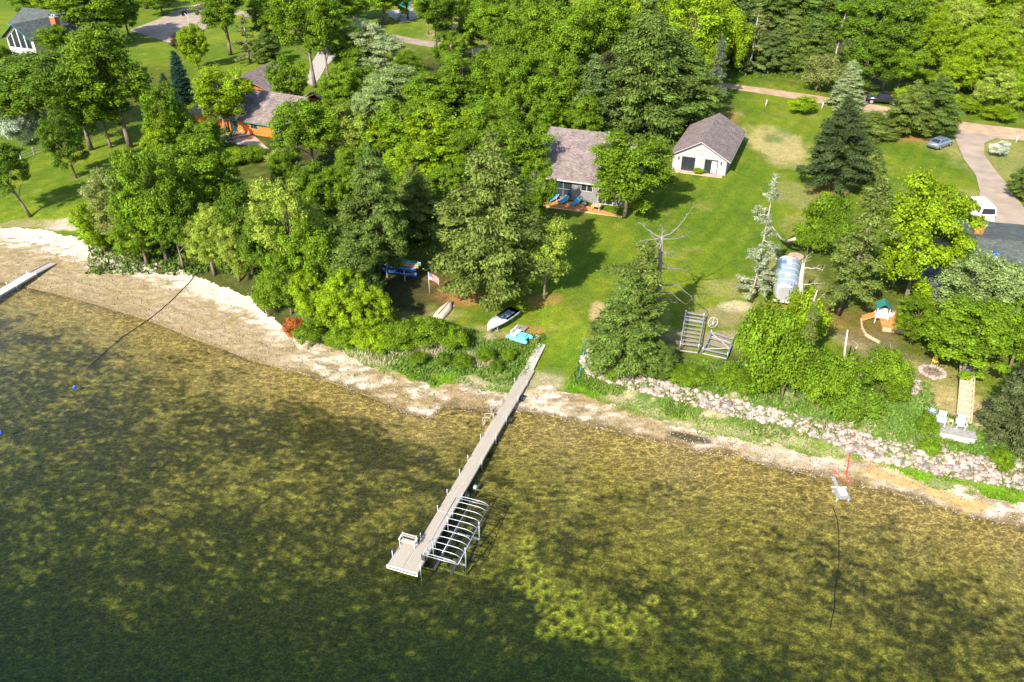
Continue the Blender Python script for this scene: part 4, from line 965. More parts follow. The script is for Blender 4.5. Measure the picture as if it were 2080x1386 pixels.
# dark-roofed house on the right
a = Vector(at(1876.6,597.6,5.4)); RZ = -0.24
rh_ = empty('dark_roof_house', (a.x, a.y, tz(a.x, a.y)), RZ, 'house with a wide dark grey-green roof at the right edge', 'house'); ez = 5.4-tz(a.x, a.y)
roof_plane('roof', rh_, [(0,0,ez),(24,0,ez),(24,10.8,ez+2.1),(4.6,10.8,ez+2.1)], M['roofslate'])
roof_plane('roof', rh_, [(0,21,ez),(0,0,ez),(4.6,10.8,ez+2.1)], M['roofslate'])
roof_plane('roof', rh_, [(24,21,ez),(0,21,ez),(4.6,10.8,ez+2.1),(24,10.8,ez+2.1)], M['roofslate'])
MB().box((12.3, 10.2, ez/2-.75), (23, 20, ez+1.3)).build('wall', mat('brown_wall', (.16,.10,.065), .8, .15), rh_)
MB().box((12, -.07, ez-.06), (24, .12, .16)).build('gutter', M['trim'], rh_)
for x in (3, 7, 11, 15): frame_window(rh_, x, x+1.8, .3, 1.9, .2, M['trim'], 2)
c_ = MB().box((7.4, 13.0, ez+1.6), (.9, .8, 2.4)).build('chimney', M['brick'], rh_)
MB().box((7.4, 13.0, ez+2.85), (1.1, 1.0, .16)).build('cap', M['white'], c_); MB().tube([(7.4,13,ez+2.9),(7.4,13,ez+3.2)], .2, 8).build('flue', M['dark'], c_)
c_ = MB().box((7.0, 5.6, ez+1.4), (.9, 1.2, 1.6)).build('chimney', M['brick'], rh_)
MB().box((7.0, 5.6, ez+2.24), (1.2, 1.5, .12)).build('cap', M['white'], c_); MB().box((7.3, 6.0, ez+2.5), (.4, .4, .4)).build('flue', M['blue'], c_)
dk2 = empty('cedar_deck', on(rh_, (-2, -0.4, 0)), RZ, 'orange cedar deck below the dark roof, half hidden by oaks', 'deck')
for i in range(15): MB().box((7, -.15-.24*i, .35), (18, .22, .06)).build('board', M['cedar'], dk2)
MB().box((7, -1.9, -.1), (17.8, 3.5, .85)).build('deck_base', M['tan'], dk2)
# far garage with a green door
fg = house_root('far_garage', (800,14), -0.35, 'far garage with a green door at the top of the view', 'garage')
MB().box((3.5, 4, 1.5), (7, 8, 3.4)).build('wall', M['brick'], fg)
for sg in (-1, 1): roof_plane('roof', fg, [(3.5+sg*4,-.5,2.9),(3.5+sg*4,8.5,2.9),(3.5,8.5,5),(3.5,-.5,5)], M['roofbrown'])
MB().box((3.2, -.05, 1.3), (4.6, .1, 2.5)).build('door', M['greenmetal'], fg)

# ------------------------------------------------------------------ silver trailer
g0, g1 = Vector((27.95, 70.7, 0)), Vector((30.7, 78.4, 0)); ax = (g1-g0); Lt = ax.length; rz = math.atan2(ax.y, ax.x)
tr = empty('travel_trailer', ((g0.x+g1.x)/2, (g0.y+g1.y)/2, tz(29.3, 74.5)), rz, 'rounded silver aluminium travel trailer on the grass', 'trailer')
def ring(x, wy, zlo, zhi, n=20):
    out = []
    for k in range(n):
        t = 2*math.pi*k/n; c, s = math.cos(t), math.sin(t); p = 0.62
        out.append((x, wy*abs(c)**p*(1 if c >= 0 else -1), (zlo+zhi)/2+(zhi-zlo)/2*abs(s)**p*(1 if s >= 0 else -1)))
    return out
st = []
for x, f in [(-3.7,.55),(-3.55,.74),(-3.2,.9),(-2.7,.98),(-2,1),(-1,1),(0,1),(1,1),(2,1),(2.7,.98),(3.2,.9),(3.55,.74),(3.7,.55)]:
    st.append(ring(x, 1.22*f, .5+.5*(1-f), 2.75-.9*(1-f)))
M['polished'] = mat('polished_aluminium', (0.66,0.70,0.76), 0.32, 0.10, 1.2, metal=0.75)
sh = MB().loft(st).build('shell', M['polished'], tr)
for x in (-2.7,-1.35,0,1.35,2.7): MB().tube([(p[0], p[1]*1.003, p[2]*1.003+.0) for p in ring(x, 1.22, .5, 2.75)][:11], .018, 5).build('rivet_band', M['steel'], sh)
for x in (-1.6, 1.3): MB().box((x, 0, 2.8), (.55, .55, .16)).build('roof_vent', M['trim'], tr)
MB().box((2.55, .0, 2.76), (.7, .5, .08)).build('skylight', M['tan'], tr)
for s in (-1, 1):
    for x in (-2.2, 0, 1.9): MB().box((x, s*1.2, 1.75), (.9, .05, .5)).build('window', M['glass'], tr)
    MB().box((-3.42, s*.75, 1.1), (.06, .12, .12)).build('tail_light', M['red'], tr)
    for x in (-.45, .45): 
        MB().tube([(x, s*1.0, .36), (x, s*1.2, .36)], .36, 14).build('wheel', M['black'], tr)
MB().box((-3.72, 0, .62), (.12, 2.0, .18)).build('bumper', M['trim'], tr)
MB().beam((3.5, 0, .5), (4.7, 0, .45), .14, .12).build('hitch', M['dark'], tr)

# ------------------------------------------------------------------ vehicles
def vehicle(name, loc, rz, label, cat, L, W, stations, cab, paint, wheels, wr, lights, windows_mat=None, bed=None):
    """stations: (x, z low, z belt, z top, width factor); cab: lower and upper outline of the glasshouse"""
    e = empty(name, loc, rz, label, cat)
    rings = []
    for x, z0, zb, zt, wf in stations:
        h = W/2*wf; rings.append([(x,-h*.92,z0),(x,h*.92,z0),(x,h,z0+.15),(x,h,zb),(x,h*.9,zt),(x,-h*.9,zt),(x,-h,zb),(x,-h,z0+.15)])
    MB().loft(rings).build('body', paint, e)
    if cab:
        (xa, xb, zl, wl_), (xc, xd, zu, wu) = cab
        lo = [(xa,-wl_,zl),(xb,-wl_,zl),(xb,wl_,zl),(xa,wl_,zl)]; up = [(xc,-wu,zu),(xd,-wu,zu),(xd,wu,zu),(xc,wu,zu)]
        MB().loft([lo, up], smooth=False).build('cabin', paint, e)
        MB().box(((xc+xd)/2, 0, zu+.012), (xd-xc-.1, wu*1.85, .03)).build('roof', paint, e)
        lo_, up_ = [Vector(p) for p in lo], [Vector(p) for p in up]
        for i, nm in ((0, 'side_window'), (1, 'windscreen'), (2, 'side_window'), (3, 'rear_window')):
            a, b, c, d = lo_[i], lo_[(i+1) % 4], up_[(i+1) % 4], up_[i]; ce = (a+b+c+d)/4; n_ = (b-a).cross(d-a).normalized()
            if n_.dot(ce-Vector(((xa+xb)/2, 0, ce.z))) < 0: n_ = -n_
            segs = [(.06, .48), (.52, .94)] if nm == 'side_window' else [(.07, .93)]
            for s0, s1 in segs:
                q = [a.lerp(b, s0).lerp(d.lerp(c, s0), .12), a.lerp(b, s1).lerp(d.lerp(c, s1), .12), a.lerp(b, s1).lerp(d.lerp(c, s1), .86), a.lerp(b, s0).lerp(d.lerp(c, s0), .86)]
                MB().add([p+n_*.015 for p in q]+[p-n_*.01 for p in q], [(0,1,2,3),(7,6,5,4),(0,4,5,1),(1,5,6,2),(2,6,7,3),(3,7,4,0)]).build(nm, M['glass'], e)
    for x in wheels:
        for s in (-1, 1):
            wv = MB().tube([(x, s*(W/2-.2), wr), (x, s*(W/2+.015), wr)], wr, 18).build('wheel', M['black'], e)
            MB().tube([(x, s*(W/2-.02), wr), (x, s*(W/2+.03), wr)], wr*.62, 14).build('rim', M['alu'], wv)
    for nm, c, s, m_ in lights: MB().box(c, s).build(nm, m_, e)
    return e
M['silver'] = mat('silver_car_paint', (0.24,0.28,0.36), 0.25, 0.03, metal=0.6, spec=.6)
M['blackpaint'] = mat('black_car_paint', (0.008,0.009,0.014), 0.15, 0.03, spec=.7)
M['vanwhite'] = mat('white_van_paint', (0.80,0.80,0.79), 0.3, 0.02, spec=.5)
vehicle('sedan', G(1908,298), math.radians(36), 'silver sedan parked on the lawn beside the driveway', 'car', 4.7, 1.82,
    [(-2.35,.35,.62,.75,.82),(-2.25,.25,.8,.98,.94),(-1.5,.2,.85,1.02,1),(0,.2,.85,.98,1),(1.2,.2,.8,.95,1),(2.0,.22,.72,.85,.95),(2.3,.3,.6,.7,.82)],
    ((-1.95,1.25,.97,.82),(-1.15,.45,1.45,.60)), M['silver'], (-1.4,1.4), .33,
    [('tail_light',(-2.26,.68,.8),(.12,.34,.16),M['red']),('tail_light',(-2.26,-.68,.8),(.12,.34,.16),M['red']),('headlight',(2.16,.66,.66),(.2,.3,.12),M['white']),('headlight',(2.16,-.66,.66),(.2,.3,.12),M['white']),
     ('licence_plate',(-2.33,0,.72),(.04,.5,.13),M['white']),('bumper',(-2.32,0,.42),(.14,1.5,.16),M['dark'])])
gt = G(1771,212); vehicle('pickup_truck', (gt.x+1.9, gt.y+.4, gt.z), -0.30, 'black pickup truck half hidden behind the pines on the gravel road', 'truck', 5.8, 1.95,
    [(-2.9,.5,.9,1.12,.95),(-2.8,.45,1.0,1.2,1),(-.9,.45,1.0,1.2,1),(.9,.45,1.0,1.18,1),(1.1,.45,1.0,1.15,1),(2.6,.45,.95,1.08,.97),(2.9,.5,.85,.95,.88)],
    ((-.95,1.35,1.15,.90),(-.65,.75,1.9,.72)), M['blackpaint'], (-1.85,1.85), .42,
    [('tail_light',(-2.88,.86,1.0),(.12,.16,.34),M['red']),('tail_light',(-2.88,-.86,1.0),(.12,.16,.34),M['red']),('headlight',(2.85,.7,.85),(.15,.3,.2),M['white']),('headlight',(2.85,-.7,.85),(.15,.3,.2),M['white']),
     ('truck_bed',(-1.85,0,1.215),(1.7,1.5,.02),M['dark']),('bumper',(-2.98,0,.6),(.15,1.8,.2),M['steel'])])
gv = G(2000,458); hv = math.radians(84); vehicle('delivery_van', (gv.x+2.6*math.cos(hv), gv.y+2.6*math.sin(hv), gv.z+.09), hv, 'white van parked at the end of the driveway', 'van', 5.2, 1.98,
    [(-2.6,.4,1.1,1.25,.97),(-2.5,.3,1.1,1.3,1),(0,.3,1.1,1.3,1),(1.5,.3,1.1,1.25,1),(2.2,.3,.95,1.1,.97),(2.6,.35,.75,.9,.88)],
    ((-2.56,2.1,1.22,.97),(-2.35,1.1,2.15,.80)), M['vanwhite'], (-1.6,1.75), .35,
    [('tail_light',(-2.58,.9,1.0),(.08,.12,.35),M['red']),('tail_light',(-2.58,-.9,1.0),(.08,.12,.35),M['red']),('headlight',(2.5,.7,.85),(.2,.3,.2),M['white']),('headlight',(2.5,-.7,.85),(.2,.3,.2),M['white']),
     ('bumper',(-2.66,0,.45),(.14,1.9,.2),M['steel'])])
# ------------------------------------------------------------------ main dock
DO = Vector((-7.707, 38.21, 0.0)); DRZ = math.atan2(0.94288, 0.33315)      # local x runs to the shore, local -y to the right
dock = empty('dock', DO, DRZ, 'long beige dock running from the lawn out over the water', 'dock')
DW, DZ = 1.14, 0.60
edges = [0.0, 3.05, 6.1, 9.15, 12.2, 15.25, 18.3, 21.35, 24.0, 26.5]
for i in range(len(edges)-1):
    a, b = edges[i]+.012, edges[i+1]-.012
    fr = MB(); 
    for y in (-.02, -DW+.02): fr.beam((a, y, DZ-.1), (b, y, DZ-.1), .05, .17)
    for x in (a+.04, b-.04): fr.beam((x, -.05, DZ-.1), (x, -DW+.05, DZ-.1), .05, .12)
    sec = fr.build('dock_section', M['steel'], dock)
    for k in range(8):
        MB().box(((a+b)/2, -.075-k*.1414, DZ), (b-a, .134, .035)).build('board', M['deck'], sec)
MB().box((edges[2], -DW/2, DZ+.022), (.05, DW, .012)).build('seam_strip', M['trim'], dock)
fr = MB()
for y in (0.03, DW+.03): fr.beam((0.0, y, DZ-.1), (2.6, y, DZ-.1), .05, .17)
for x in (.04, 2.56): fr.beam((x, .05, DZ-.1), (x, DW, DZ-.1), .05, .12)
plat = fr.build('side_platform', M['steel'], dock)
for k in range(8): MB().box((1.3, .09+k*.1414, DZ), (2.56, .134, .035)).build('board', M['deck'], plat)
mb = MB(); mb.beam((-.06, -DW, DZ-.0), (-.06, DW+.06, DZ-.0), .08, .07).beam((-.06, -DW, DZ-.26), (-.06, DW+.06, DZ-.26), .06, .06)
for y in (-DW, 0, DW+.05): mb.beam((-.06, y, DZ-.28), (-.06, y, DZ+.05), .07, .07)
mb.build('end_rail', M['white'], dock)
def bed_z(x, y):
    p = on(dock, (x, y, 0)); return tz(p.x, p.y)-0.1
for x, sides in [(.9,(1.2,)),(3.1,(0,)),(6.15,(0,-DW)),(8.0,(0,-DW)),(10.5,(0,)),(12.3,(0,-DW)),(15.2,(0,)),(15.6,(-DW,)),(18.3,(0,-DW)),(20.4,(0,)),(21.4,(0,-DW)),(24.0,(0,-DW)),(2.9,(-DW,)),(.4,(-DW,))]:
    for y in sides:
        yo = y+(.05 if y > -.5 else -.05)
        ps = MB().tube([(x, yo, bed_z(x, yo)), (x, yo, DZ+.5)], .028, 8).build('post', M['steel'], dock)
        if x == .9: MB().tube([(x, yo, DZ+.5), (x, yo, DZ+.58)], .05, 8).build('post_cap', M['blue'], ps)
for x in (8.6, 22.2, 18.8):
    wv = MB().tube([(x, -DW-.12, .32), (x, -DW-.34, .32)], .34, 18).build('wheel', M['black'], dock)
    MB().tube([(x, -DW-.14, .32), (x, -DW-.36, .32)], .2, 12).build('rim', M['alu'], wv)
MB().tube([(9.9, -DW-.3, .12), (9.9, -DW-.55, .12)], .2, 12).build('float', M['polished'], dock)
for x0 in (17.5, 19.4):
    mb = MB()
    for x in (x0, x0+.55): mb.tube([(x, .06, DZ+.1), (x, .06, DZ+.62), (x-.0, .75, DZ+.42), (x, .75, -.4)], .02, 6)
    for z in (.3, 0): mb.beam((x0, .75, z), (x0+.55, .75, z), .05, .03)
    mb.beam((x0, .06, DZ+.62), (x0+.55, .06, DZ+.62), .03, .03)
    mb.build('ladder', M['white'], dock)
# grey plank ramp from the dock to the lawn
g_ = on(dock, (26.45, -.55, 0)); rp = empty('plank_ramp', (g_.x, g_.y, 0), DRZ, 'weathered grey plank ramp joining dock and lawn', 'ramp')
e_ = on(dock, (30.4, 0, 0)); zr = tz(e_.x, e_.y)
for i in range(20):
    t = (i+.5)/20; gp = on(dock, (26.45+4.0*t, -.55, 0)); MB().box((4.0*t, .0, max(DZ+.06+(zr+.02-DZ)*t, tz(gp.x, gp.y)+.12)), (.185, .92, .05), m=Matrix.Rotation(-math.atan2(zr-DZ, 4.0), 3, 'Y')).build('plank', M['oldwood'], rp)
for y in (-.4, .4): MB().beam((0, y, DZ-.04), (4.0, y, zr-.08), .07, .14).build('stringer', M['oldwood'], rp)
# bench on the platform
be = empty('bench', on(dock, (2.25, .58, DZ+.02)), DRZ, 'weathered white bench on the side platform of the dock', 'bench')
for i in range(3): MB().box((-.28+.13*i+.0, 0, .42), (.115, 1.15, .03)).build('seat_slat', M['oldwood'], be)
for i in range(2): MB().box((.13+.04*i, 0, .60+.17*i), (.03, 1.15, .13)).build('back_slat', M['greywood'], be)
for s in (-1, 1):
    MB().box((-.1, s*.6, .64), (.55, .12, .035)).build('armrest', M['white'], be)
    for x in (-.32, .14): MB().box((x, s*.58, .32), (.06, .05, .64)).build('leg', M['white'], be)
    MB().box((.17, s*.55, .62), (.04, .05, .5)).build('back_post', M['white'], be)
# boat lift with bare canopy frame
lf = empty('boat_lift', DO, DRZ, 'boat lift with a bare white canopy frame beside the dock end', 'boat lift')
Z1 = 1.75; yl, yr = -1.28, -3.95; u0, u1 = .72, 6.75
def rail(nm, a, b, r=.032, m=M['alu']): return MB().tube([a, b], r, 8).build(nm, m, lf)
rail('canopy_rail', (u0, yl, Z1), (u1, yl, Z1)); rail('canopy_rail', (u0, yr, Z1), (u1, yr, Z1)); rail('ridge_rail', (u0+.4, (yl+yr)/2, Z1+.25), (u1-.2, (yl+yr)/2, Z1+.25))
for i in range(11):
    x = u0+(u1-u0)*i/10; pts = []
    for t in np.linspace(0, 1, 15):
        y = yl+(yr-yl)*t; pts.append((x, y, Z1+.27*(1-abs(2*t-1)**5)))
    MB().tube(pts, .026, 6).build('canopy_bow', M['alu'], lf)
for x in (u0, u1):
    rail('end_bar', (x, yl, Z1), (x, yr, Z1), .026); rail('end_strut', (x, (yl+yr)/2-.4, Z1), (x, (yl+yr)/2-.4, Z1+.27), .018)
zb = -1.15; b0, b1 = 2.35, 5.0
M['algae'] = mat('algae_covered_beam', (.20,.19,.045), .9, .3, 4)
for x in (b0, b1): MB().beam((x, yl, zb), (x, yr+.1, zb), .14, .14).build('base_beam', M['algae'], lf)
for y in (yl, yr+.1): MB().beam((b0, y, zb+.003), (b1, y, zb+.003), .12, .12).build('base_beam', M['algae'], lf)
for x in (b0, b1):
    for y in (yl-.02, yr+.12): rail('post', (x, y, zb), (x, y, Z1-.02), .05)
for y in (yl-.02, yr+.12): rail('brace', (b0, y, Z1-.1), (b1, y, zb+.5), .025)
for y in (-1.9, -3.2): MB().beam((b0-1.2, y, .05), (b1+1.2, y, .05), .2, .1).build('cradle_bunk', M['dark'], lf)
for x in (b0, b1): MB().beam((x, yl, -.1), (x, yr+.1, -.1), .1, .12).build('cradle_beam', M['steel'], lf)
MB().box((1.0, yl+.06, 1.25), (.3, .28, .5)).build('winch_motor', M['dark'], lf)
mb = MB(); 
for k in range(24):
    t = 2*math.pi*k/24; t2 = t+2*math.pi/24; mb.beam((b0, yl+.2, 1.1+.4), (b0, yl+.2, 1.5), .03, .03) if k == 0 else None
    mb.beam((b0+.4*math.cos(t), yl+.22, .95+.4*math.sin(t)), (b0+.4*math.cos(t2), yl+.22, .95+.4*math.sin(t2)), .03, .03, (0,1,0))
mb.build('winch_wheel', M['dark'], lf)

# neighbour's dock at the left edge
a = Vector(at(108,535,.35)); b = Vector(at(-30,612,.6)); d = b-a; rz = math.atan2(d.y, d.x)
nd = empty('white_dock', (a.x, a.y, 0), rz, 'white metal dock reaching in from the left edge', 'dock'); Ln = d.length
MB().box((1.55, 0, .42), (3.1, 1.0, .05), m=Matrix.Rotation(-.05, 3, 'Y')).build('ramp_grate', M['oldwood'], nd)
for s in (-1, 1): MB().beam((0, s*.53, .36), (3.2, s*.53, .56), .06, .14).build('ramp_rail', M['alu'], nd)
for i in range(4):
    x0 = 3.25+i*3.05; fr = MB()
    for s in (-1, 1): fr.beam((x0, s*.58, .52), (x0+3.0, s*.58, .52), .06, .2)
    sc_ = fr.build('dock_section', M['alu'], nd)
    for k in range(8): MB().box((x0+1.5, -.5+k*.143, .62), (3.0, .137, .03)).build('board', M['white'], sc_)
    for s in (-1, 1): MB().tube([(x0+.1, s*.64, -.7), (x0+.1, s*.64, 1.0)], .025, 8).build('post', M['alu'], nd)

# ------------------------------------------------------------------ boats and shore things
def hull(L, W, H, n=13, fore=1.0, flat=.0, bowrise=.15):
    rings = []
    for i in range(n):
        t = i/(n-1); x = -L/2+L*t
        wf = (1-max(0, (t-.45)/.55)**2.2)**.8 if fore else 1
        wf *= (1-max(0, (.25-t)/.25)**2*flat); wf = max(wf, .03); z1 = H+bowrise*max(0, t-.5)*2
        w = W/2*wf; rings.append([(x,-w,z1),(x,-w*.9,z1*.45),(x,-w*.45,.04),(x,0,0),(x,w*.45,.04),(x,w*.9,z1*.45),(x,w,z1)])
    return rings
def boat(name, loc, rz, label, cat, L, W, H, m, inner, upside=False, flat=0.0, tilt=0.0):
    e = empty(name, loc, rz, label, cat); 
    if upside: e.rotation_euler = (math.pi, 0, rz); e.location.z += H+.05
    if tilt: e.rotation_euler = (tilt, 0, rz)
    R = hull(L, W, H, flat=flat)
    MB().loft(R, caps=True).build('hull', m, e)
    return e, R
g = G(1019,660); a1, a2 = G(992,682), G(1043,643); rzb = math.atan2(a2.y-a1.y, a2.x-a1.x)
bt, R = boat('sailboat_hull', (g.x, g.y, g.z+.35), rzb+math.pi, 'white sailing dinghy resting on a stand by the big pine', 'boat', 4.6, 1.55, .5, M['boatwhite'], None, flat=.1)
MB().prism([(r[0][0], r[0][1]*.97) for r in R]+[(r[-1][0], r[-1][1]*.97) for r in R[::-1]], .46, .50).build('deck', M['boatwhite'], bt)
mb = MB(); mb.prism([(-1.7,-.45),(.3,-.45),(.5,0),(.3,.45),(-1.7,.45)], .505, .512); mb.build('cockpit', mat('grey_blue_cockpit', (.16,.2,.27), .5, .1), bt)
MB().tube([(-.2,.2,.53),(1.0,.3,.56)], .03, 6).build('boom', M['dark'], bt)
for x in (-1.3, 1.2): MB().beam((x, -.5, -.34), (x, .5, -.34), .1, .08).beam((x, -.4, -.36), (x, -.4, .1), .07, .07).beam((x, .4, -.36), (x, .4, .1), .07, .07).build('stand', M['greywood'], bt)
g = G(1055,688); pb = empty('pedal_boat', g, -0.55, 'turquoise and white pedal boat on the bank beside the dock ramp', 'pedal boat')
for s in (-1, 1): MB().loft([[(x, s*.55+w*c, .22+.22*sn*(1 if abs(x) < 1.1 else .6)) for c, sn in [(math.cos(q), math.sin(q)) for q in np.linspace(0, 6.28, 11)[:-1]]] for x, w in [(-1.2,.14),(-1,.24),(0,.27),(1,.24),(1.25,.1)]]).build('float', M['aqua'], pb)
MB().box((0, 0, .36), (1.9, .75, .16)).build('deck', M['aqua'], pb)
for s in (-1, 1): MB().box((-.35, s*.36, .58), (.5, .5, .12)).box((-.62, s*.36, .8), (.12, .5, .5)).build('seat', M['boatwhite'], pb)
MB().box((.45, 0, .52), (.6, .6, .2)).build('console', M['aqua'], pb)
g = G(1058,668); pl = empty('pallet', g, -0.5, 'grey slatted pallet beside the white dinghy', 'pallet')
for i in range(6): MB().box((-.5+.2*i, 0, .16), (.15, .8, .03)).build('slat', M['greywood'], pl)
for y in (-.35, .35): MB().box((0, y, .07), (1.2, .08, .13)).build('runner', M['oldwood'], pl)
g = G(1092,684); ld = empty('ladder', g, 0.7, 'small white ladder lying on the grass near the ramp', 'ladder')
for y in (-.2, .2): MB().box((0, y, .05), (1.5, .05, .05)).build('rail', M['trim'], ld)
for i in range(5): MB().box((-.6+.3*i, 0, .05), (.04, .36, .04)).build('rung', M['trim'], ld)
g = G(903,633); a1, a2 = G(890,645), G(911,620)
ob, _ = boat('rowboat', g, math.atan2(a2.y-a1.y, a2.x-a1.x), 'upturned weathered rowboat on the bank below the flag', 'boat', 3.4, 1.35, .45, mat('weathered_hull', (.42,.36,.30), .85, .2, 5), None, upside=True, flat=.15)
MB().box((-.1, 0, -.02), (3.0, .07, .08)).build('keel', M['brick'], ob)
MB().box((0, 0, .44), (3.0, 1.1, .03)).build('gunwale_board', M['oldwood'], ob)
# canoe rack
g = G(812,560); rk = empty('canoe_rack', g, -0.35, 'timber canoe rack in the shade of the pine', 'rack')
for x in (-1.1, 1.1):
    for y in (-.9, .9): MB().box((x, y, .7), (.1, .1, 1.5)).build('post', M['oldwood'], rk)
    for z in (.45, 1.2): MB().box((x, 0, z), (.08, 2.0, .08)).build('crossbar', M['oldwood'], rk)
M['canoegreen'] = mat('green_hull', (.03,.2,.14), .4, .1); M['canoeblue'] = mat('blue_hull', (.02,.09,.28), .4, .1); M['canoewood'] = mat('varnished_hull', (.42,.2,.06), .4, .15)
for m_, dy, dz, lab in [(M['canoegreen'], .55, 1.27, 'green canoe on top of the rack'), (M['canoewood'], -.1, 1.27, 'varnished wooden canoe on the rack'), (M['canoeblue'], -.75, 1.27, 'blue canoe on top of the rack nearest the lake'), (M['canoeblue'], -.6, .52, 'blue canoe on the lower bars of the rack')]:
    p = on(rk, (.3, dy, dz)); e = empty('canoe', p, -0.35, lab, 'canoe', 'canoes on the rack')
    rr = []
    for t in np.linspace(-1, 1, 13):
        w = .38*(1-abs(t)**2.3)+.02; zt = .36+.14*abs(t)**3
        rr.append([(2.2*t, -w, zt), (2.2*t, -w*.85, .12), (2.2*t, 0, 0), (2.2*t, w*.85, .12), (2.2*t, w, zt), (2.2*t, 0, zt-.03)])
    MB().loft(rr).build('hull', m_, e)
    MB().tube([(q[0][0], q[0][1], q[0][2]+.01) for q in rr], .025, 5).tube([(q[4][0], q[4][1], q[4][2]+.01) for q in rr], .025, 5).build('gunwale', M['trim'], e)
# flag
g = G(873,600); fl = empty('flagpole', g, 0.0, 'american flag on a slim pole over the pine-needle lawn', 'flag')
hf = height_to(g, 553); MB().tube([(0,0,0),(0,0,hf)], .03, 8).build('pole', M['white'], fl)
fw, fh = 1.25, .85; rows = 13
def fpt(u, v): return (u*fw*.86, -.10*math.sin(u*5)-.1*u, hf-.02-v*fh-u*u*.75)
for i in range(rows):
    mb = MB(); n_ = 10
    for k in range(n_):
        u0_, u1_ = k/n_, (k+1)/n_
        q = [fpt(u0_, i/rows), fpt(u1_, i/rows), fpt(u1_, (i+1)/rows), fpt(u0_, (i+1)/rows)]
        mb.add(q, [(0,1,2,3)])
    mb.build('stripe', M['red'] if i % 2 == 0 else M['white'], fl)
mb = MB()
for k in range(5):
    u0_, u1_ = k*.08, (k+1)*.08
    for dy in (-.02, .02): mb.add([(p[0], p[1]+dy, p[2]) for p in (fpt(u0_, 0), fpt(u1_, 0), fpt(u1_, 7/13), fpt(u0_, 7/13))], [(0,1,2,3)])
un = mb.build('canton', mat('flag_blue', (.02,.035,.16), .8, .05), fl)
mb = MB()
for r in range(5):
    for c in range(6):
        p = fpt(.03+.065*c, .05+.1*r); 
        for dy in (-.028, .028): mb.add([(p[0]+.022*math.cos(q), p[1]+dy, p[2]+.022*math.sin(q)) for q in np.linspace(0, 6.28, 6)[:-1]], [(0,1,2,3,4)])
mb.build('stars', M['white'], un)

# stacked metal lift frames on the grass
def lift_frame(quad, zlift, nb, label, diag):
    P = [G(*q) for q in quad]; e = empty('metal_dock_frame', P[0], 0, label, 'metal frame', 'metal frames stored on the grass')
    Q = [p-P[0] for p in P]; z = Vector((0, 0, zlift))
    for q in Q: MB().tube([q, q+z+Vector((0,0,.25))], .05, 8).build('post', M['alu'], e)
    for i in range(4):
        MB().beam(Q[i]+z, Q[(i+1) % 4]+z, .09, .12).build('side_beam', M['alu'], e)
        MB().beam(Q[i]+Vector((0,0,.12)), Q[(i+1) % 4]+Vector((0,0,.12)), .08, .1).build('base_beam', M['steel'], e)
    for k in range(1, nb): MB().beam(Q[0].lerp(Q[3], k/nb)+z, Q[1].lerp(Q[2], k/nb)+z, .06, .06).build('crossbar', M['alu'], e)
    if diag: 
        MB().beam(Q[0]+z*1.02, Q[1].lerp(Q[2], .4)+z*1.02, .05, .05).build('diagonal', M['trim'], e); MB().beam(Q[3]+z*.9, Q[2].lerp(Q[1], .6)+z*.9, .05, .05).build('diagonal', M['trim'], e)
    return e
lift_frame([(1380,714),(1417,719),(1428,656),(1391,650)], .9, 8, 'tall stack of dock frames with many crossbars beside the half-dead pine', False)
lift_frame([(1426,720),(1476,731),(1487,700),(1443,685)], .6, 3, 'square aluminium lift frame with diagonals, right of the frame stack', True)
g = G(1446,668); wh_ = empty('hand_wheel', (g.x, g.y, g.z+.75), 0.4, 'big white hand wheel of the stored boat lift', 'wheel'); mb = MB()
rim = [(.55*math.cos(t), .15*math.sin(t), .5*math.sin(t)) for t in np.linspace(0, 2*math.pi, 25)]
mb.tube(rim, .025, 6).build('rim', M['white'], wh_)
for t in np.linspace(0, 2*math.pi, 6)[:-1]: MB().tube([(0,0,0),(.55*math.cos(t), .15*math.sin(t), .5*math.sin(t))], .018, 5).build('spoke', M['white'], wh_)
MB().tube([(0,0,-.75),(0,0,0)], .04, 6).build('axle_post', M['alu'], wh_)

# ------------------------------------------------------------------ right-hand garden: deck, chairs, stairs, fire pit
g = G(1928,872); RD = -0.36; gd = empty('lakeside_deck', (g.x, g.y, g.z+.15), RD, 'pale grey board deck above the riprap', 'deck')
for i in range(11): MB().box((0, -.95+.19*i, .05), (3.9, .175, .045)).build('board', M['greywood'], gd)
MB().box((0, 0, -.25), (3.7, 2.0, .5)).build('deck_base', M['oldwood'], gd)
def adirondack(loc, rz, label):
    e = empty('adirondack_chair', loc, rz, label, 'chair', 'white adirondack chairs on the grey deck')
    for i in range(5): MB().box((-.24+.12*i, .18, .62), (.1, .03, .85), m=Matrix.Rotation(-.38, 3, 'X')).build('back_slat', M['white'], e)
    for i in range(5): MB().box((0, -.42+.12*i, .34-.03*i), (.58, .1, .025)).build('seat_slat', M['white'], e)
    for s in (-1, 1):
        MB().box((s*.36, -.12, .55), (.13, .72, .025)).build('armrest', M['white'], e)
        MB().box((s*.33, -.42, .27), (.05, .09, .54)).build('leg', M['white'], e); MB().box((s*.33, .22, .25), (.05, .09, .5)).build('leg', M['white'], e)
    return e
adirondack(on(gd, (-.75, .35, .08)), RD-.1, 'white adirondack chair on the grey deck, left one beside the spiky plant')
adirondack(on(gd, (.75, .35, .08)), RD+.05, 'white adirondack chair on the grey deck, right one by the stairs')
e = empty('side_table', on(gd, (0, .4, .08)), RD, 'tiny brown table between the two white chairs', 'table')
MB().box((0,0,.42), (.36,.36,.04)).build('table_top', M['tan'], e)
for sx in (-1, 1):
    for sy in (-1, 1): MB().box((sx*.14, sy*.14, .2), (.04,.04,.4)).build('leg', M['tan'], e)
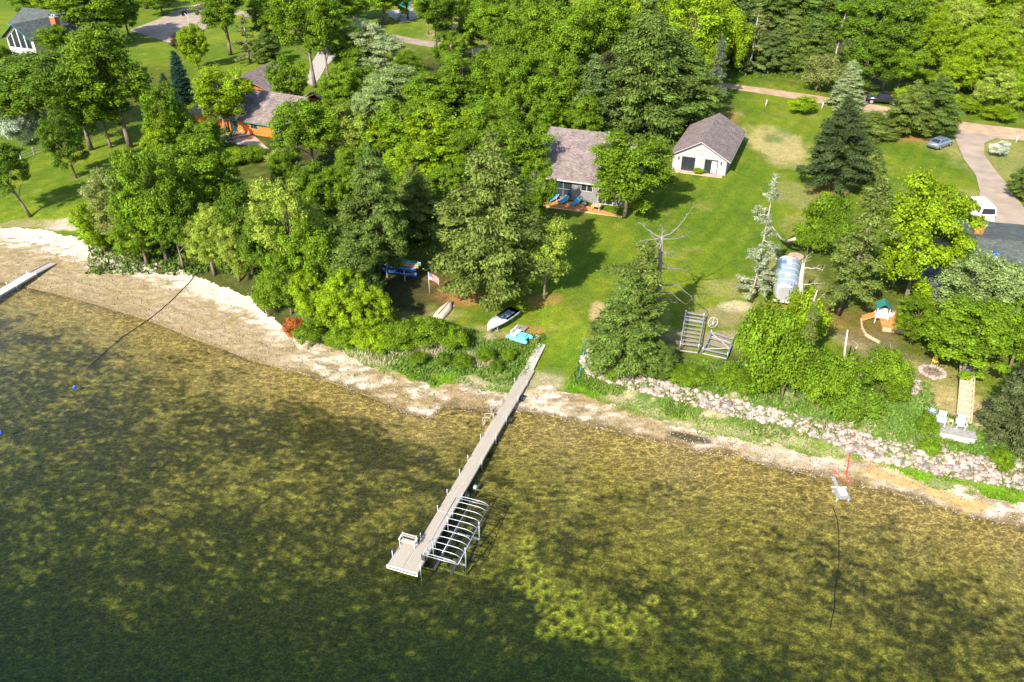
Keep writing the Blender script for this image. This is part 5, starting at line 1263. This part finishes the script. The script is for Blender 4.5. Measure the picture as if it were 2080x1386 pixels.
e = empty('agave_plant', on(gd, (-1.5, .95, .08)), 0, 'silvery blue spiky plant in a pot on the grey deck', 'plant')
MB().tube([(0,0,0),(0,0,.3)], [.2,.28], 12).build('pot', M['stone'], e); M['agave'] = mat('blue_grey_leaf', (.28,.36,.42), .5, .1)
for k in range(22):
    a = k*2.4; t = .35+.9*(k/22); v = Vector((math.cos(a)*math.cos(t), math.sin(a)*math.cos(t), math.sin(t))); s = Vector((-math.sin(a), math.cos(a), 0)); o = Vector((0,0,.32))
    MB().add([o-s*.06, o+s*.06, o+v*.35+s*.05, o+v*.62, o+v*.35-s*.05], [(0,1,2,3,4)]).build('leaf', M['agave'], e)
e = empty('watering_can', on(gd, (-1.75, -.3, .08)), .4, 'grey metal can at the left end of the grey deck', 'can')
MB().tube([(0,0,0),(0,0,.4)], .17, 12).build('can_body', M['steel'], e); MB().tube([(.15,0,.15),(.4,0,.42)], .03, 6).build('spout', M['steel'], e)
# stairs up the bank
A_ = G(1958,783); B_ = G(1957,858); d = B_-A_; n_ = 8; sx = Vector((d.y, -d.x, 0)).normalized()
st_ = empty('timber_stairs', B_, 0, 'timber stairs with sand treads leading down to the grey deck', 'stairs')
M['sandtread'] = mat('sandy_tread', (.40,.32,.23), .95, .15, 4)
for i in range(n_):
    t = (i+.5)/n_; p = B_.lerp(A_, t); z = p.z-B_.z+.05+(.9*t); q = p-B_; q.z = 0; l = (A_-B_).length/n_
    ang = math.atan2(sx.y, sx.x)
    MB().box((q.x, q.y, z), (.95, l*.98, .12), ang).build('tread', M['sandtread'], st_)
    f = q+(B_-A_).normalized()*l*.5; MB().box((f.x, f.y, z+.0), (1.0, .09, .2), ang).build('riser', M['tan'], st_)
for s in (-1, 1):
    MB().beam(sx*s*.55+Vector((0,0,.08)), (A_-B_)*1.0+sx*s*.55+Vector((0,0,1.05)), .1, .25).build('stringer', M['tan'], st_)
tp = A_+(A_-B_).normalized()*.9; MB().box((tp.x-B_.x, tp.y-B_.y, A_.z-B_.z+.98), (1.25, 1.9, .1), math.atan2(sx.y, sx.x)).build('landing', M['concrete'], st_)
# fire pit
g = G(1893,757); fp = empty('fire_pit', g, 0, 'round stone fire pit with ashes on the dry grass', 'fire pit')
M['rock'] = None
def rock_mat():
    m, n, l, p = new_mat('fieldstone'); p.inputs['Roughness'].default_value = .9; p.inputs['Specular IOR Level'].default_value = .15
    oi = n.new('ShaderNodeObjectInfo'); ge = n.new('ShaderNodeNewGeometry'); ad = n.new('ShaderNodeMath'); ad.operation = 'ADD'; l.new(oi.outputs['Random'], ad.inputs[0]); l.new(ge.outputs['Random Per Island'], ad.inputs[1])
    fr = n.new('ShaderNodeMath'); fr.operation = 'FRACT'; l.new(ad.outputs[0], fr.inputs[0])
    cr = n.new('ShaderNodeValToRGB'); l.new(fr.outputs[0], cr.inputs[0]); el = cr.color_ramp.elements
    el[0].color = (.28,.215,.19,1); el[1].color = (.33,.285,.25,1)
    for t, c in [(.2,(.31,.245,.205,1)),(.4,(.22,.19,.18,1)),(.55,(.37,.325,.285,1)),(.7,(.29,.205,.16,1)),(.85,(.15,.135,.125,1))]: q = el.new(t); q.color = c
    tc = n.new('ShaderNodeTexCoord'); nz = n.new('ShaderNodeTexNoise'); nz.inputs['Scale'].default_value = 7; l.new(tc.outputs['Object'], nz.inputs['Vector'])
    mr = n.new('ShaderNodeMapRange'); mr.inputs[1].default_value = .3; mr.inputs[2].default_value = .7; mr.inputs[3].default_value = .75; mr.inputs[4].default_value = 1.2; l.new(nz.outputs[0], mr.inputs[0])
    mx = n.new('ShaderNodeVectorMath'); mx.operation = 'SCALE'; l.new(cr.outputs[0], mx.inputs[0]); l.new(mr.outputs[0], mx.inputs['Scale']); l.new(mx.outputs[0], p.inputs['Base Color'])
    return m
M['rock'] = rock_mat()
def rock_mesh(seed):
    rng = np.random.default_rng(seed); mb = MB(); rings = []
    lv = [(-.8,.45),(-.35,.9),(.15,1.0),(.6,.75),(.9,.35)]
    sc = 0.8+.4*rng.random(3)
    for z, r in lv:
        rings.append([tuple(np.array([r*math.cos(t), r*math.sin(t), z*.75])*sc*(0.85+.3*rng.random())) for t in np.linspace(0, 2*math.pi, 8)[:-1]])
    mb.loft(rings, smooth=False); me = mb.mesh('rock'); me.materials.append(M['rock']); return me
ROCKS = [rock_mesh(s) for s in range(8)]
def rock(parent, loc, s, name='rock'):
    o = bpy.data.objects.new(name, random.choice(ROCKS)); COL.objects.link(o); o.parent = parent; o.location = loc
    o.rotation_euler = (random.uniform(-.4,.4), random.uniform(-.4,.4), random.uniform(0, 6.28)); o.scale = (s*random.uniform(.85,1.2), s*random.uniform(.85,1.2), s*random.uniform(.7,1)); return o
for k in range(20): rock(fp, (1.0*math.cos(k*.314), 1.0*math.sin(k*.314), .1), .22, 'stone')
MB().prism([(.85*math.cos(t), .85*math.sin(t)) for t in np.linspace(0, 6.28, 15)[:-1]], .0, .07).build('ash_bed', mat('ashes', (.16,.12,.09), .95, .4, 8), fp)
for k in range(4): MB().tube([(.5*math.cos(k*1.6), .5*math.sin(k*1.6), .1), (-.4*math.cos(k*1.6+.4), -.4*math.sin(k*1.6+.4), .22)], .06, 6).build('burnt_log', M['bark'], fp)
g = G(1898,742); ck = empty('yard_chair', g, 0, 'small yellow chair standing at the fire pit', 'chair')
for sx_ in (-1, 1):
    for sy in (-1, 1): MB().box((sx_*.2, sy*.18, .2), (.04,.04,.42)).build('leg', M['tan'], ck)
MB().box((0,0,.42), (.46,.42,.04)).build('seat', mat('yellow_paint', (.6,.42,.08), .6, .1), ck); MB().box((0,.2,.66), (.46,.04,.42)).build('backrest', mat('yellow_paint', (.6,.42,.08), .6, .1), ck)
# dry stone wall curving down the bank
sw = empty('stone_wall', G(1848,765), 0, 'short curved dry stone wall on the green bank', 'wall')
pts = [(1832,740),(1838,752),(1845,762),(1853,772),(1860,782),(1862,795),(1855,800)]
for i, p in enumerate(pts):
    for k in range(5):
        q = G(p[0]+random.uniform(-4,4), p[1]+random.uniform(-4,4))-sw.location; rock(sw, (q.x, q.y, q.z+.15+.15*(k % 2)), random.uniform(.2,.34), 'stone')
# playhouse with green roof
g = G(1787,652); ph = empty('playhouse', g, -.3, 'white wooden playhouse with a small green roof and timber stairs', 'playhouse')
for sx_ in (-1, 1):
    for sy in (-1, 1): MB().box((sx_*.65, sy*.6, 1.0), (.1,.1,2.1)).build('post', M['white'], ph)
MB().box((0,0,.75), (1.5,1.4,.1)).build('floor', M['tan'], ph)
for sy in (-1, 1): MB().box((0, sy*.62, 1.15), (1.3,.04,.6)).build('side_panel', M['white'], ph)
for sg in (-1, 1): MB().add([(sg*.95,-.8,1.95),(sg*.95,.8,1.95),(0,.8,2.65),(0,-.8,2.65),(sg*.95,-.8,1.9),(sg*.95,.8,1.9),(0,.8,2.6),(0,-.8,2.6)], [(0,1,2,3),(7,6,5,4),(0,4,5,1),(3,2,6,7),(0,3,7,4),(1,5,6,2)]).build('roof', M['greenmetal'], ph)
ph.scale = (.85,.85,.85)
for i in range(5): MB().box((-1.0-.22*i, 0, .68-.14*i), (.24,.9,.05)).build('stair_tread', M['cedar'], ph)
for s in (-1, 1): MB().beam((-.8, s*.48, .72), (-2.0, s*.48, .02), .06, .16).build('stair_rail', M['cedar'], ph)
MB().box((1.0, .5, .55), (.5, .06, 1.3), m=Matrix.Rotation(.5, 3, 'Y')).build('slide', M['white'], ph)
# garden edging below it
gb = empty('planting_bed', G(1765,690), 0, 'timber edged planting bed below the playhouse', 'planting bed')
pp = [(1748,650),(1750,668),(1758,682),(1772,690),(1786,698)]
for i in range(len(pp)-1):
    a, b = G(*pp[i])-gb.location, G(*pp[i+1])-gb.location; MB().beam(a+Vector((0,0,.1)), b+Vector((0,0,.1)), .14, .3).build('edging_timber', M['tan'], gb)

# ------------------------------------------------------------------ riprap
UP = [(1192,690),(1203,745),(1290,762),(1400,790),(1500,815),(1600,840),(1690,860),(1760,885),(1850,905),(1950,922),(2080,935),(2150,945)]
LO = [(1180,742),(1192,765),(1285,792),(1400,822),(1500,848),(1610,872),(1700,905),(1760,935),(1850,952),(1940,972),(2080,996),(2150,1006)]
rr_ = empty('riprap', G(1500,830), 0, 'long band of pale fieldstone riprap along the right shore', 'riprap')
spots = []
for i in range(len(UP)-1):
    n_ = int(abs(UP[i+1][0]-UP[i][0])+abs(UP[i+1][1]-UP[i][1])*.9)
    for k in range(int(n_*3.4)):
        t = random.random(); s = random.random()
        px = UP[i][0]*(1-t)*(1-s)+UP[i+1][0]*t*(1-s)+LO[i][0]*(1-t)*s+LO[i+1][0]*t*s
        py = UP[i][1]*(1-t)*(1-s)+UP[i+1][1]*t*(1-s)+LO[i][1]*(1-t)*s+LO[i+1][1]*t*s
        spots.append((px, py))
kept = []; ka = np.zeros((0, 2))
for g in Gv(*np.array(spots).T):
    if len(ka) == 0 or np.min((ka[:,0]-g[0])**2+(ka[:,1]-g[1])**2) > .042: kept.append(Vector(g)); ka = np.vstack([ka, g[:2]])
sizes = [.10+.26*random.random()**2.0 for _ in kept]
order = sorted(range(len(kept)), key=lambda i: -sizes[i])
rest = MB()
for n_, i in enumerate(order):
    g = kept[i]-rr_.location
    if n_ < 295: rock(rr_, (g.x, g.y, g.z+.08), sizes[i])
    else:
        me = random.choice(ROCKS); Mx = Matrix.Rotation(random.uniform(0,6.28), 3, 'Z') @ Matrix.Rotation(random.uniform(-.5,.5), 3, 'X')
        rest.add([Mx @ v.co*sizes[i]+g+Vector((0,0,.08)) for v in me.vertices], [tuple(p.vertices) for p in me.polygons])
if rest.v: tag(rest.build('rocks', M['rock'], rr_), kind='stuff')
# ------------------------------------------------------------------ small shore things
bl = empty('pump_float', at(1707,1008,0), -.05, 'weathered wooden pump platform at the water edge', 'platform')
for i in range(5): MB().box((-.44+.22*i, 0, .32), (.2, 1.35, .05)).build('board', M['greywood'], bl)
MB().box((0, .66, .36), (1.25, .14, .1)).build('end_board', M['oldwood'], bl)
for sx_ in (-1, 1):
    for sy in (-1, 1): MB().box((sx_*.45, sy*.5, 0), (.1,.1,.62)).build('leg', M['oldwood'], bl)
MB().box((.1, .1, .44), (.5, .75, .18)).build('pump_cover', M['white'], bl)
MB().box((-.05, 1.35, .25), (.28, 1.3, .06)).build('gangplank', M['greywood'], bl)
def hose(name, pts, r, m, label, z=None, cat='hose'):
    P = []
    for p in pts:
        g = G(*p); P.append((g.x, g.y, (max(g.z, -.2) if z is None else z)+r+.02))
    Q = []
    for i in range(len(P)-1):
        for k in range(4): Q.append(Vector(P[i]).lerp(Vector(P[i+1]), k/4))
    Q.append(Vector(P[-1])); o = Vector(Q[0])
    return tag(MB().tube([q-o for q in Q], r, 6).build(name, m, None, o), label, cat)
M['redhose'] = mat('red_rubber', (.55,.05,.03), .5, .1)
hose('hose', [(1740,873),(1733,890),(1728,905),(1725,925),(1722,950),(1718,965),(1724,975),(1728,985)], .05, M['redhose'], 'red hose running over the riprap down to the pump')
hose('hose', [(1684,955),(1695,958),(1702,966),(1712,976),(1716,980)], .04, M['redhose'], 'short red hose on the sand beside the pump plank')
hose('pipe', [(395,560),(385,575),(370,590),(350,610),(325,632),(305,648),(285,662),(250,685),(215,715),(190,740),(178,752)], .04, M['black'], 'black pipe running from the grove across the beach into the lake')
hose('pipe', [(1692,1032),(1701,1060),(1703,1100),(1702,1150),(1697,1180),(1692,1215),(1690,1250),(1683,1280),(1680,1298)], .028, M['black'], 'black intake pipe running along the lake bed from the pump')
hose('pipe', [(1190,690),(1187,710),(1183,735),(1178,758),(1176,768)], .07, mat('light_blue_pipe', (.05,.25,.5), .5, .1), 'blue pipe lying along the edge of the riprap corner')
for px, py, lab in [(152,789,'small blue buoy floating beside the black pipe'), (2,880,'blue buoy at the very left edge')]:
    p = at(px, py, 0); e = empty('buoy', (p[0], p[1], 0), 0, lab, 'buoy', 'blue buoys')
    MB().loft([[(r*math.cos(t), r*math.sin(t), z) for t in np.linspace(0, 6.28, 13)[:-1]] for z, r in [(-.12,.06),(-.05,.15),(.05,.17),(.15,.13),(.22,.04)]]).build('float_ball', M['blue'], e)
    MB().tube([(0,0,.2),(0,0,.3)], .03, 6).build('eye', M['white'], e)
# bins, posts, hoop, fence
g = G(1460,188); e = empty('waste_bin', g, 0, 'blue wheeled waste bin at the end of the gravel road', 'bin')
MB().loft([[(-.3,-.3,0),(.3,-.3,0),(.3,.3,0),(-.3,.3,0)],[(-.38,-.38,1.05),(.38,-.38,1.05),(.38,.38,1.05),(-.38,.38,1.05)]], smooth=False).build('bin_body', M['blue'], e); MB().box((0,0,1.1), (.84,.84,.1)).build('lid', M['blue'], e)
for px, py, lab in [(1555,217,'white marker post on the grass left of the straw mound'), (1669,222,'white marker post by the small bush'), (2063,290,'white marker post at the road junction')]:
    g = G(px, py); e = empty('marker_post', g, 0, lab, 'post', 'white marker posts'); MB().tube([(0,0,0),(0.05,0,1.1)], .09, 8).build('pipe', M['white'], e); MB().tube([(0.05,0,1.1),(0.05,0,1.18)], .12, 8).build('cap', M['white'], e)
g = G(386,56); e = empty('basketball_hoop', g, -.4, 'basketball hoop at the edge of the pale driveway', 'hoop')
MB().tube([(0,0,0),(0,0,2.6),(-.9,0,3.3)], .07, 8).build('pole', M['white'], e); MB().box((-1.0,0,3.3), (.06,1.7,1.1)).build('backboard', M['dark'], e)
MB().tube([(-1.28+.23*math.cos(t), .23*math.sin(t), 3.0) for t in np.linspace(0, 6.28, 15)], .02, 5).build('ring', M['red'], e)
fe = empty('rail_fence', G(44,322), 0, 'brown two-rail fence across the left lawn', 'fence'); fp_ = [(44,326),(70,315),(97,303),(122,293)]
for p in fp_: q = G(*p)-fe.location; MB().box((q.x, q.y, q.z+.6), (.14,.14,1.2)).build('post', M['oldwood'], fe)
for i in range(3):
    a, b = G(*fp_[i])-fe.location, G(*fp_[i+1])-fe.location
    for z in (.45, .95): MB().beam(a+Vector((0,0,z)), b+Vector((0,0,z)), .06, .12).build('rail', M['oldwood'], fe)
g = G(1347,254); e = empty('garden_cart', g, -.3, 'green garden cart in the shade left of the guest house', 'cart')
MB().box((0,0,.55), (1.5,.9,.5)).build('tray', mat('green_plastic', (.04,.2,.16), .5, .1), e)
for sx_ in (-1, 1):
    for sy in (-1, 1): MB().tube([(sx_*.5, sy*.4, .22), (sx_*.5, sy*.52, .22)], .22, 12).build('wheel', M['black'], e)
g = G(706,186); e = empty('lawn_tractor', g, .4, 'red lawn machine parked on shaded grass', 'lawn tractor')
MB().box((.5,0,.6), (.9,.7,.5)).build('bonnet', M['red'], e); MB().box((-.5,0,.5), (.8,.9,.3)).build('fender', M['red'], e); MB().box((-.5,0,.85), (.4,.45,.35)).build('seat', M['dark'], e)
for x, r in ((-.55,.4),(.6,.28)):
    for s in (-1, 1): MB().tube([(x, s*.42, r), (x, s*.58, r)], r, 12).build('wheel', M['black'], e)

# ------------------------------------------------------------------ dead wood
def dead_trunk(name, base, top, r, label, limbs=(), m=None, hz=None, cat='dead tree'):
    """trunk from its foot pixel to its top pixel; limbs: pixel polylines starting on the trunk"""
    g = G(*base); h = height_to(g, top[1]) if hz is None else hz
    # the top lies on the sight line of its pixel at the height where the trunk ends
    t = Vector(at(top[0], top[1], g.z+h)); t.y = t.y*.5+g.y*.5 if hz is None else t.y
    hh = t.z
    if hz is None: hh = g.z+height_to((t.x, t.y, g.z), top[1])
    t = Vector((Vector(at(top[0], top[1], hh)).x, t.y, hh))
    e = empty(name, g, 0, label, cat); tp = t-g
    MB().tube([(0,0,-.2), tp*.35+Vector((.06,.03,0)), tp*.7+Vector((-.05,0,0)), tp], [r*1.2, r*.95, r*.75, r*.45], 9).build('trunk', m or M['barkdead'], e)
    for fr, vec in limbs:
        a = tp*fr; V_ = [Vector(v) for v in vec]; pts_ = [a]+[a+v for v in V_]; mb = MB()
        fine = [pts_[0]]
        for k in range(len(pts_)-1):
            for q in (.33, .67, 1): fine.append(pts_[k].lerp(pts_[k+1], q)+Vector((random.uniform(-.07,.07), random.uniform(-.07,.07), random.uniform(-.07,.07))))
        n_ = len(fine); mb.tube(fine, [r*.26*(1-.85*k/(n_-1)) for k in range(n_)], 6)
        for k in range(2, n_):
            for _ in range(2):
                tw = Vector((random.uniform(-1,1), random.uniform(-1,1), random.uniform(-.4,.9)))*random.uniform(.25,.7)
                mb.tube([fine[k], fine[k]+tw*.6, fine[k]+tw+Vector((0,0,random.uniform(-.2,.2)))], [.022,.014,.006], 4)
        mb.build('limb', m or M['barkdead'], e)
    return e
dead_trunk('dead_snag', (1333,690), (1345,478), .27, 'bare grey snag with a broken crown of dead limbs above the half-dead pine',
    [(.98,[(1.0,.3,.4),(2.0,.8,1.4),(2.6,1.1,2.4)]),(.97,[(1.2,-.2,.1),(2.4,-.2,.3)]),(.97,[(-1.0,.6,.4),(-1.8,1.2,1.0)]),(.97,[(-1.6,-.3,0),(-2.6,-.6,-.1)]),(.96,[(-1.2,-.9,-1.0),(-2.3,-1.5,-2.3)]),(.95,[(-.6,-1.0,-1.6),(-1.1,-1.4,-3.2)]),
     (.55,[(1.6,-.3,.1),(2.9,-.7,-.9),(3.4,-.9,-1.6)]),(.48,[(1.2,-.5,.1),(2.4,-.9,-.9)]),(.7,[(1.6,.2,-.1),(2.6,.2,-.3)]),(.85,[(.5,-.6,.2),(.9,-1.0,.1)]),(.8,[(-.8,-.3,-.1),(-1.5,-.5,-.4)]),(.63,[(-.9,-.6,.1),(-1.6,-1.0,-.2)]),(.9,[(-.5,.5,.3),(-.9,.9,.9)]),(.76,[(.5,-.7,0),(.8,-1.3,-.4)]),(.42,[(.8,-.6,.2),(1.3,-1.0,.0)]),(.995,[(.05,0,.5),(.0,.1,.9)])])
dead_trunk('broken_trunk', (1621,632), (1632,535), .34, 'thick broken tree trunk with a splintered top leaning against the trailer', [(.97,[(.2,.1,.5),(.25,.1,.9)]),(.95,[(-.1,.1,.6)]),(.55,[(1.2,0,.2),(2.2,0,.1)]),(.9,[(1.4,.2,-.1),(2.4,.3,-.4)])], M['oldwood'])
g = G(1566,470); a1 = G(1600,545); e = empty('fallen_limb', g, 0, 'bare curved limb fallen across the nose of the trailer', 'dead limb')
q = a1-g; MB().tube([(.1,1.5,.5),(0,0,.6),(q.x*.15,q.y*.45,.9),(q.x*.5,q.y*.75,2.0),(q.x+.3,q.y+.6,3.1)], [.05,.09,.12,.15,.18], 8).build('limb', M['barkpale'], e)
dead_trunk('pale_trunk', (1707,797), (1722,670), .13, 'slim white bare trunk, left of the three above the riprap', (), M['barkpale'])
dead_trunk('pale_trunk', (1717,795), (1738,708), .19, 'thicker white bare trunk, middle of the three above the riprap', [(.95,[(.2,.1,.5)])], M['barkpale'])
dead_trunk('pale_trunk', (1728,788), (1783,717), .2, 'white bare trunk leaning far right above the riprap', [(.95,[(.8,.2,-.1),(1.4,.3,.2)]),(.85,[(.5,-.3,-.6),(.8,-.4,-.8)])], M['barkpale'])
dead_trunk('leaning_trunk', (1618,720), (1660,590), .14, 'slender leaning grey trunk between the trailer and the tall spruce', [(.6,[(-.5,.1,.8)]),(.8,[(.6,.1,.6)])], M['barkpale'])

# ------------------------------------------------------------------ rank growth that nobody could count
def blades(name, n, sampler, hgt, wid, col, up=.9):
    P = sampler(n); k = len(P); hh = hgt*(.5+RNG.random(k))
    Tn = nrm(RNG.normal(size=(k,3))*np.array([.45,.45,.1])+np.array([0,0,up])); N = nrm(RNG.normal(size=(k,3))*np.array([1,1,.3])+np.array([-.3,-.5,.5]))
    me = leaf_mesh(name, P+Tn*hh[:,None]*.35, N, hgt, wid, Tn, .7+.6*RNG.random(k))
    o = tag(obj(name, me, M['leaf']), kind='stuff'); o.color = (*col, 1); return o
def bank_pt(x0, x1, lo, hi, nsc, thr, seed):
    def f(n):
        x = RNG.uniform(x0, x1, n); d = bw(x)+RNG.uniform(lo, hi, n); y = ys(x)+d
        ok = (fbm(x*nsc+seed, y*nsc, 3) > thr) & ~((np.abs((x-3.6)-(y-62)*.36) < 2.2) & (y > 57))      # not on the mown grass beside the dock
        x, y = x[ok], y[ok]; return np.stack([x, y, terrain(x, y)], -1)
    return f
blades('bright_foot_grass', 14000, bank_pt(-17, 44, -.3, 1.6, .35, .47, 3), .24, .09, (.115,.22,.015))
blades('bank_weeds', 26000, bank_pt(-24, 44, .8, 7.0, .45, .45, 40), .5, .16, (.085,.15,.02))
blades('tall_bank_grass', 12000, bank_pt(-22, 44, 1.2, 6.0, .5, .5, 77), .6, .10, (.13,.19,.03))
def px_pts(rects):
    R_ = np.array(rects, float)
    def f(n):
        k = RNG.integers(0, len(R_), n); r = R_[k]; return Gv(r[:,0]+(r[:,1]-r[:,0])*RNG.random(n), r[:,2]+(r[:,3]-r[:,2])*RNG.random(n))
    return f
blades('dry_reeds', 3200, px_pts([(800,900,690,728),(840,900,700,730),(950,1000,720,748),(700,800,705,745)]), .75, .045, (.46,.38,.27), 1.6)
blades('bank_flowers_and_weeds', 13000, px_pts([(820,1060,690,760),(880,1050,700,760),(1770,1900,800,900),(1500,1700,790,860),(1380,1520,735,800),(1800,1890,780,880),(1975,2075,880,930)]), .42, .16, (.10,.18,.03))
blades('wood_undergrowth', 26000, px_pts([(560,900,330,520),(180,560,430,560),(700,1060,230,420),(330,480,250,420),(800,1240,140,300),(1420,1900,60,160)]), .9, .4, (.075,.12,.02))

def pebbles(name, n, x0, x1, lo, hi, s0, s1):
    x = RNG.uniform(x0, x1, n); f = RNG.random(n); w = bw(x); y = ys(x)+lo+(w*hi-lo)*f; z = terrain(x, y); s = RNG.uniform(s0, s1, n)
    ok = shore_d(x, y) > -.8; x, y, z, s = x[ok], y[ok], z[ok], s[ok]; k = len(x)
    base = np.array([(1,0,0),(0,1,0),(-1,0,0),(0,-1,0),(0,0,.7),(0,0,-.5)], float); tri = np.array([(0,1,4),(1,2,4),(2,3,4),(3,0,4),(1,0,5),(2,1,5),(3,2,5),(0,3,5)])
    a = RNG.uniform(0, 6.28, k); sc = s[:,None]*(.6+.8*RNG.random((k,3)))
    v = base[None]*sc[:,None,:]; vx = v[...,0]*np.cos(a)[:,None]-v[...,1]*np.sin(a)[:,None]; vy = v[...,0]*np.sin(a)[:,None]+v[...,1]*np.cos(a)[:,None]
    V_ = np.stack([vx+x[:,None], vy+y[:,None], v[...,2]+z[:,None]+.04], -1).reshape(-1,3)
    me = mesh_np(name, V_, (tri[None]+6*np.arange(k)[:,None,None]).reshape(-1), 3); return tag(obj(name, me, M['rock']), kind='stuff')
pebbles('beach_pebbles', 3500, -62, 42, -.4, .9, .03, .10)
def wrack(n):
    x = RNG.uniform(-60, 42, n); y = ys(x)+RNG.choice([.25,.9,2.0,3.2], n)*(.8+.4*fbm(x*.4, x*0+3, 3))+RNG.normal(size=n)*.12; return np.stack([x, y, terrain(x, y)+.03], -1)
blades('wrack_line', 3500, wrack, .2, .07, (.10,.065,.03), .05)

# ------------------------------------------------------------------ words that tell the trees of a wood apart
ORD = ['first','second','third','fourth','fifth','sixth','seventh','eighth','ninth','tenth','eleventh','twelfth','thirteenth','fourteenth','fifteenth','sixteenth','seventeenth','eighteenth']
def words(group, rows, fmt, rownames):
    T_ = sorted([o for o in COL.objects if o.parent is None and o.get('group') == group], key=lambda o: -o.location.y)
    n = len(T_); 
    for r in range(rows):
        part_ = sorted(T_[n*r//rows:n*(r+1)//rows], key=lambda o: proj(o.location)[0])
        for i, o in enumerate(part_): o['label'] = fmt.format(kind=o.name.split('.')[0].replace('_', ' '), row=rownames[r], n=ORD[i])
words('trees of the middle wood', 5, '{kind} of the wood behind the cabin, {row} row, {n} from left', ['rearmost','second','third','fourth','front'])
words('maples of the upper right wood', 4, 'bright green maple, {row} row of the upper right wood, {n} from the left', ['rearmost','second','third','front'])
words('trees along the top edge', 1, '{kind} along the top edge of the view, {n} from the left', [''])
words('bushes on the bank left of the dock', 2, 'leafy bush on the bank left of the dock, {row} row, {n} from left', ['upper','lower'])
words('shrubs along the patio edge', 1, 'flower bed shrub below the pale patio, {n} from the left', [''])
words('shrubs behind the dark roof', 1, 'low clipped shrub behind the dark roof, {n} from the left', [''])
words('bushes below the upper right wood', 1, 'low bush at the foot of the upper right wood, {n} from the left', [''])
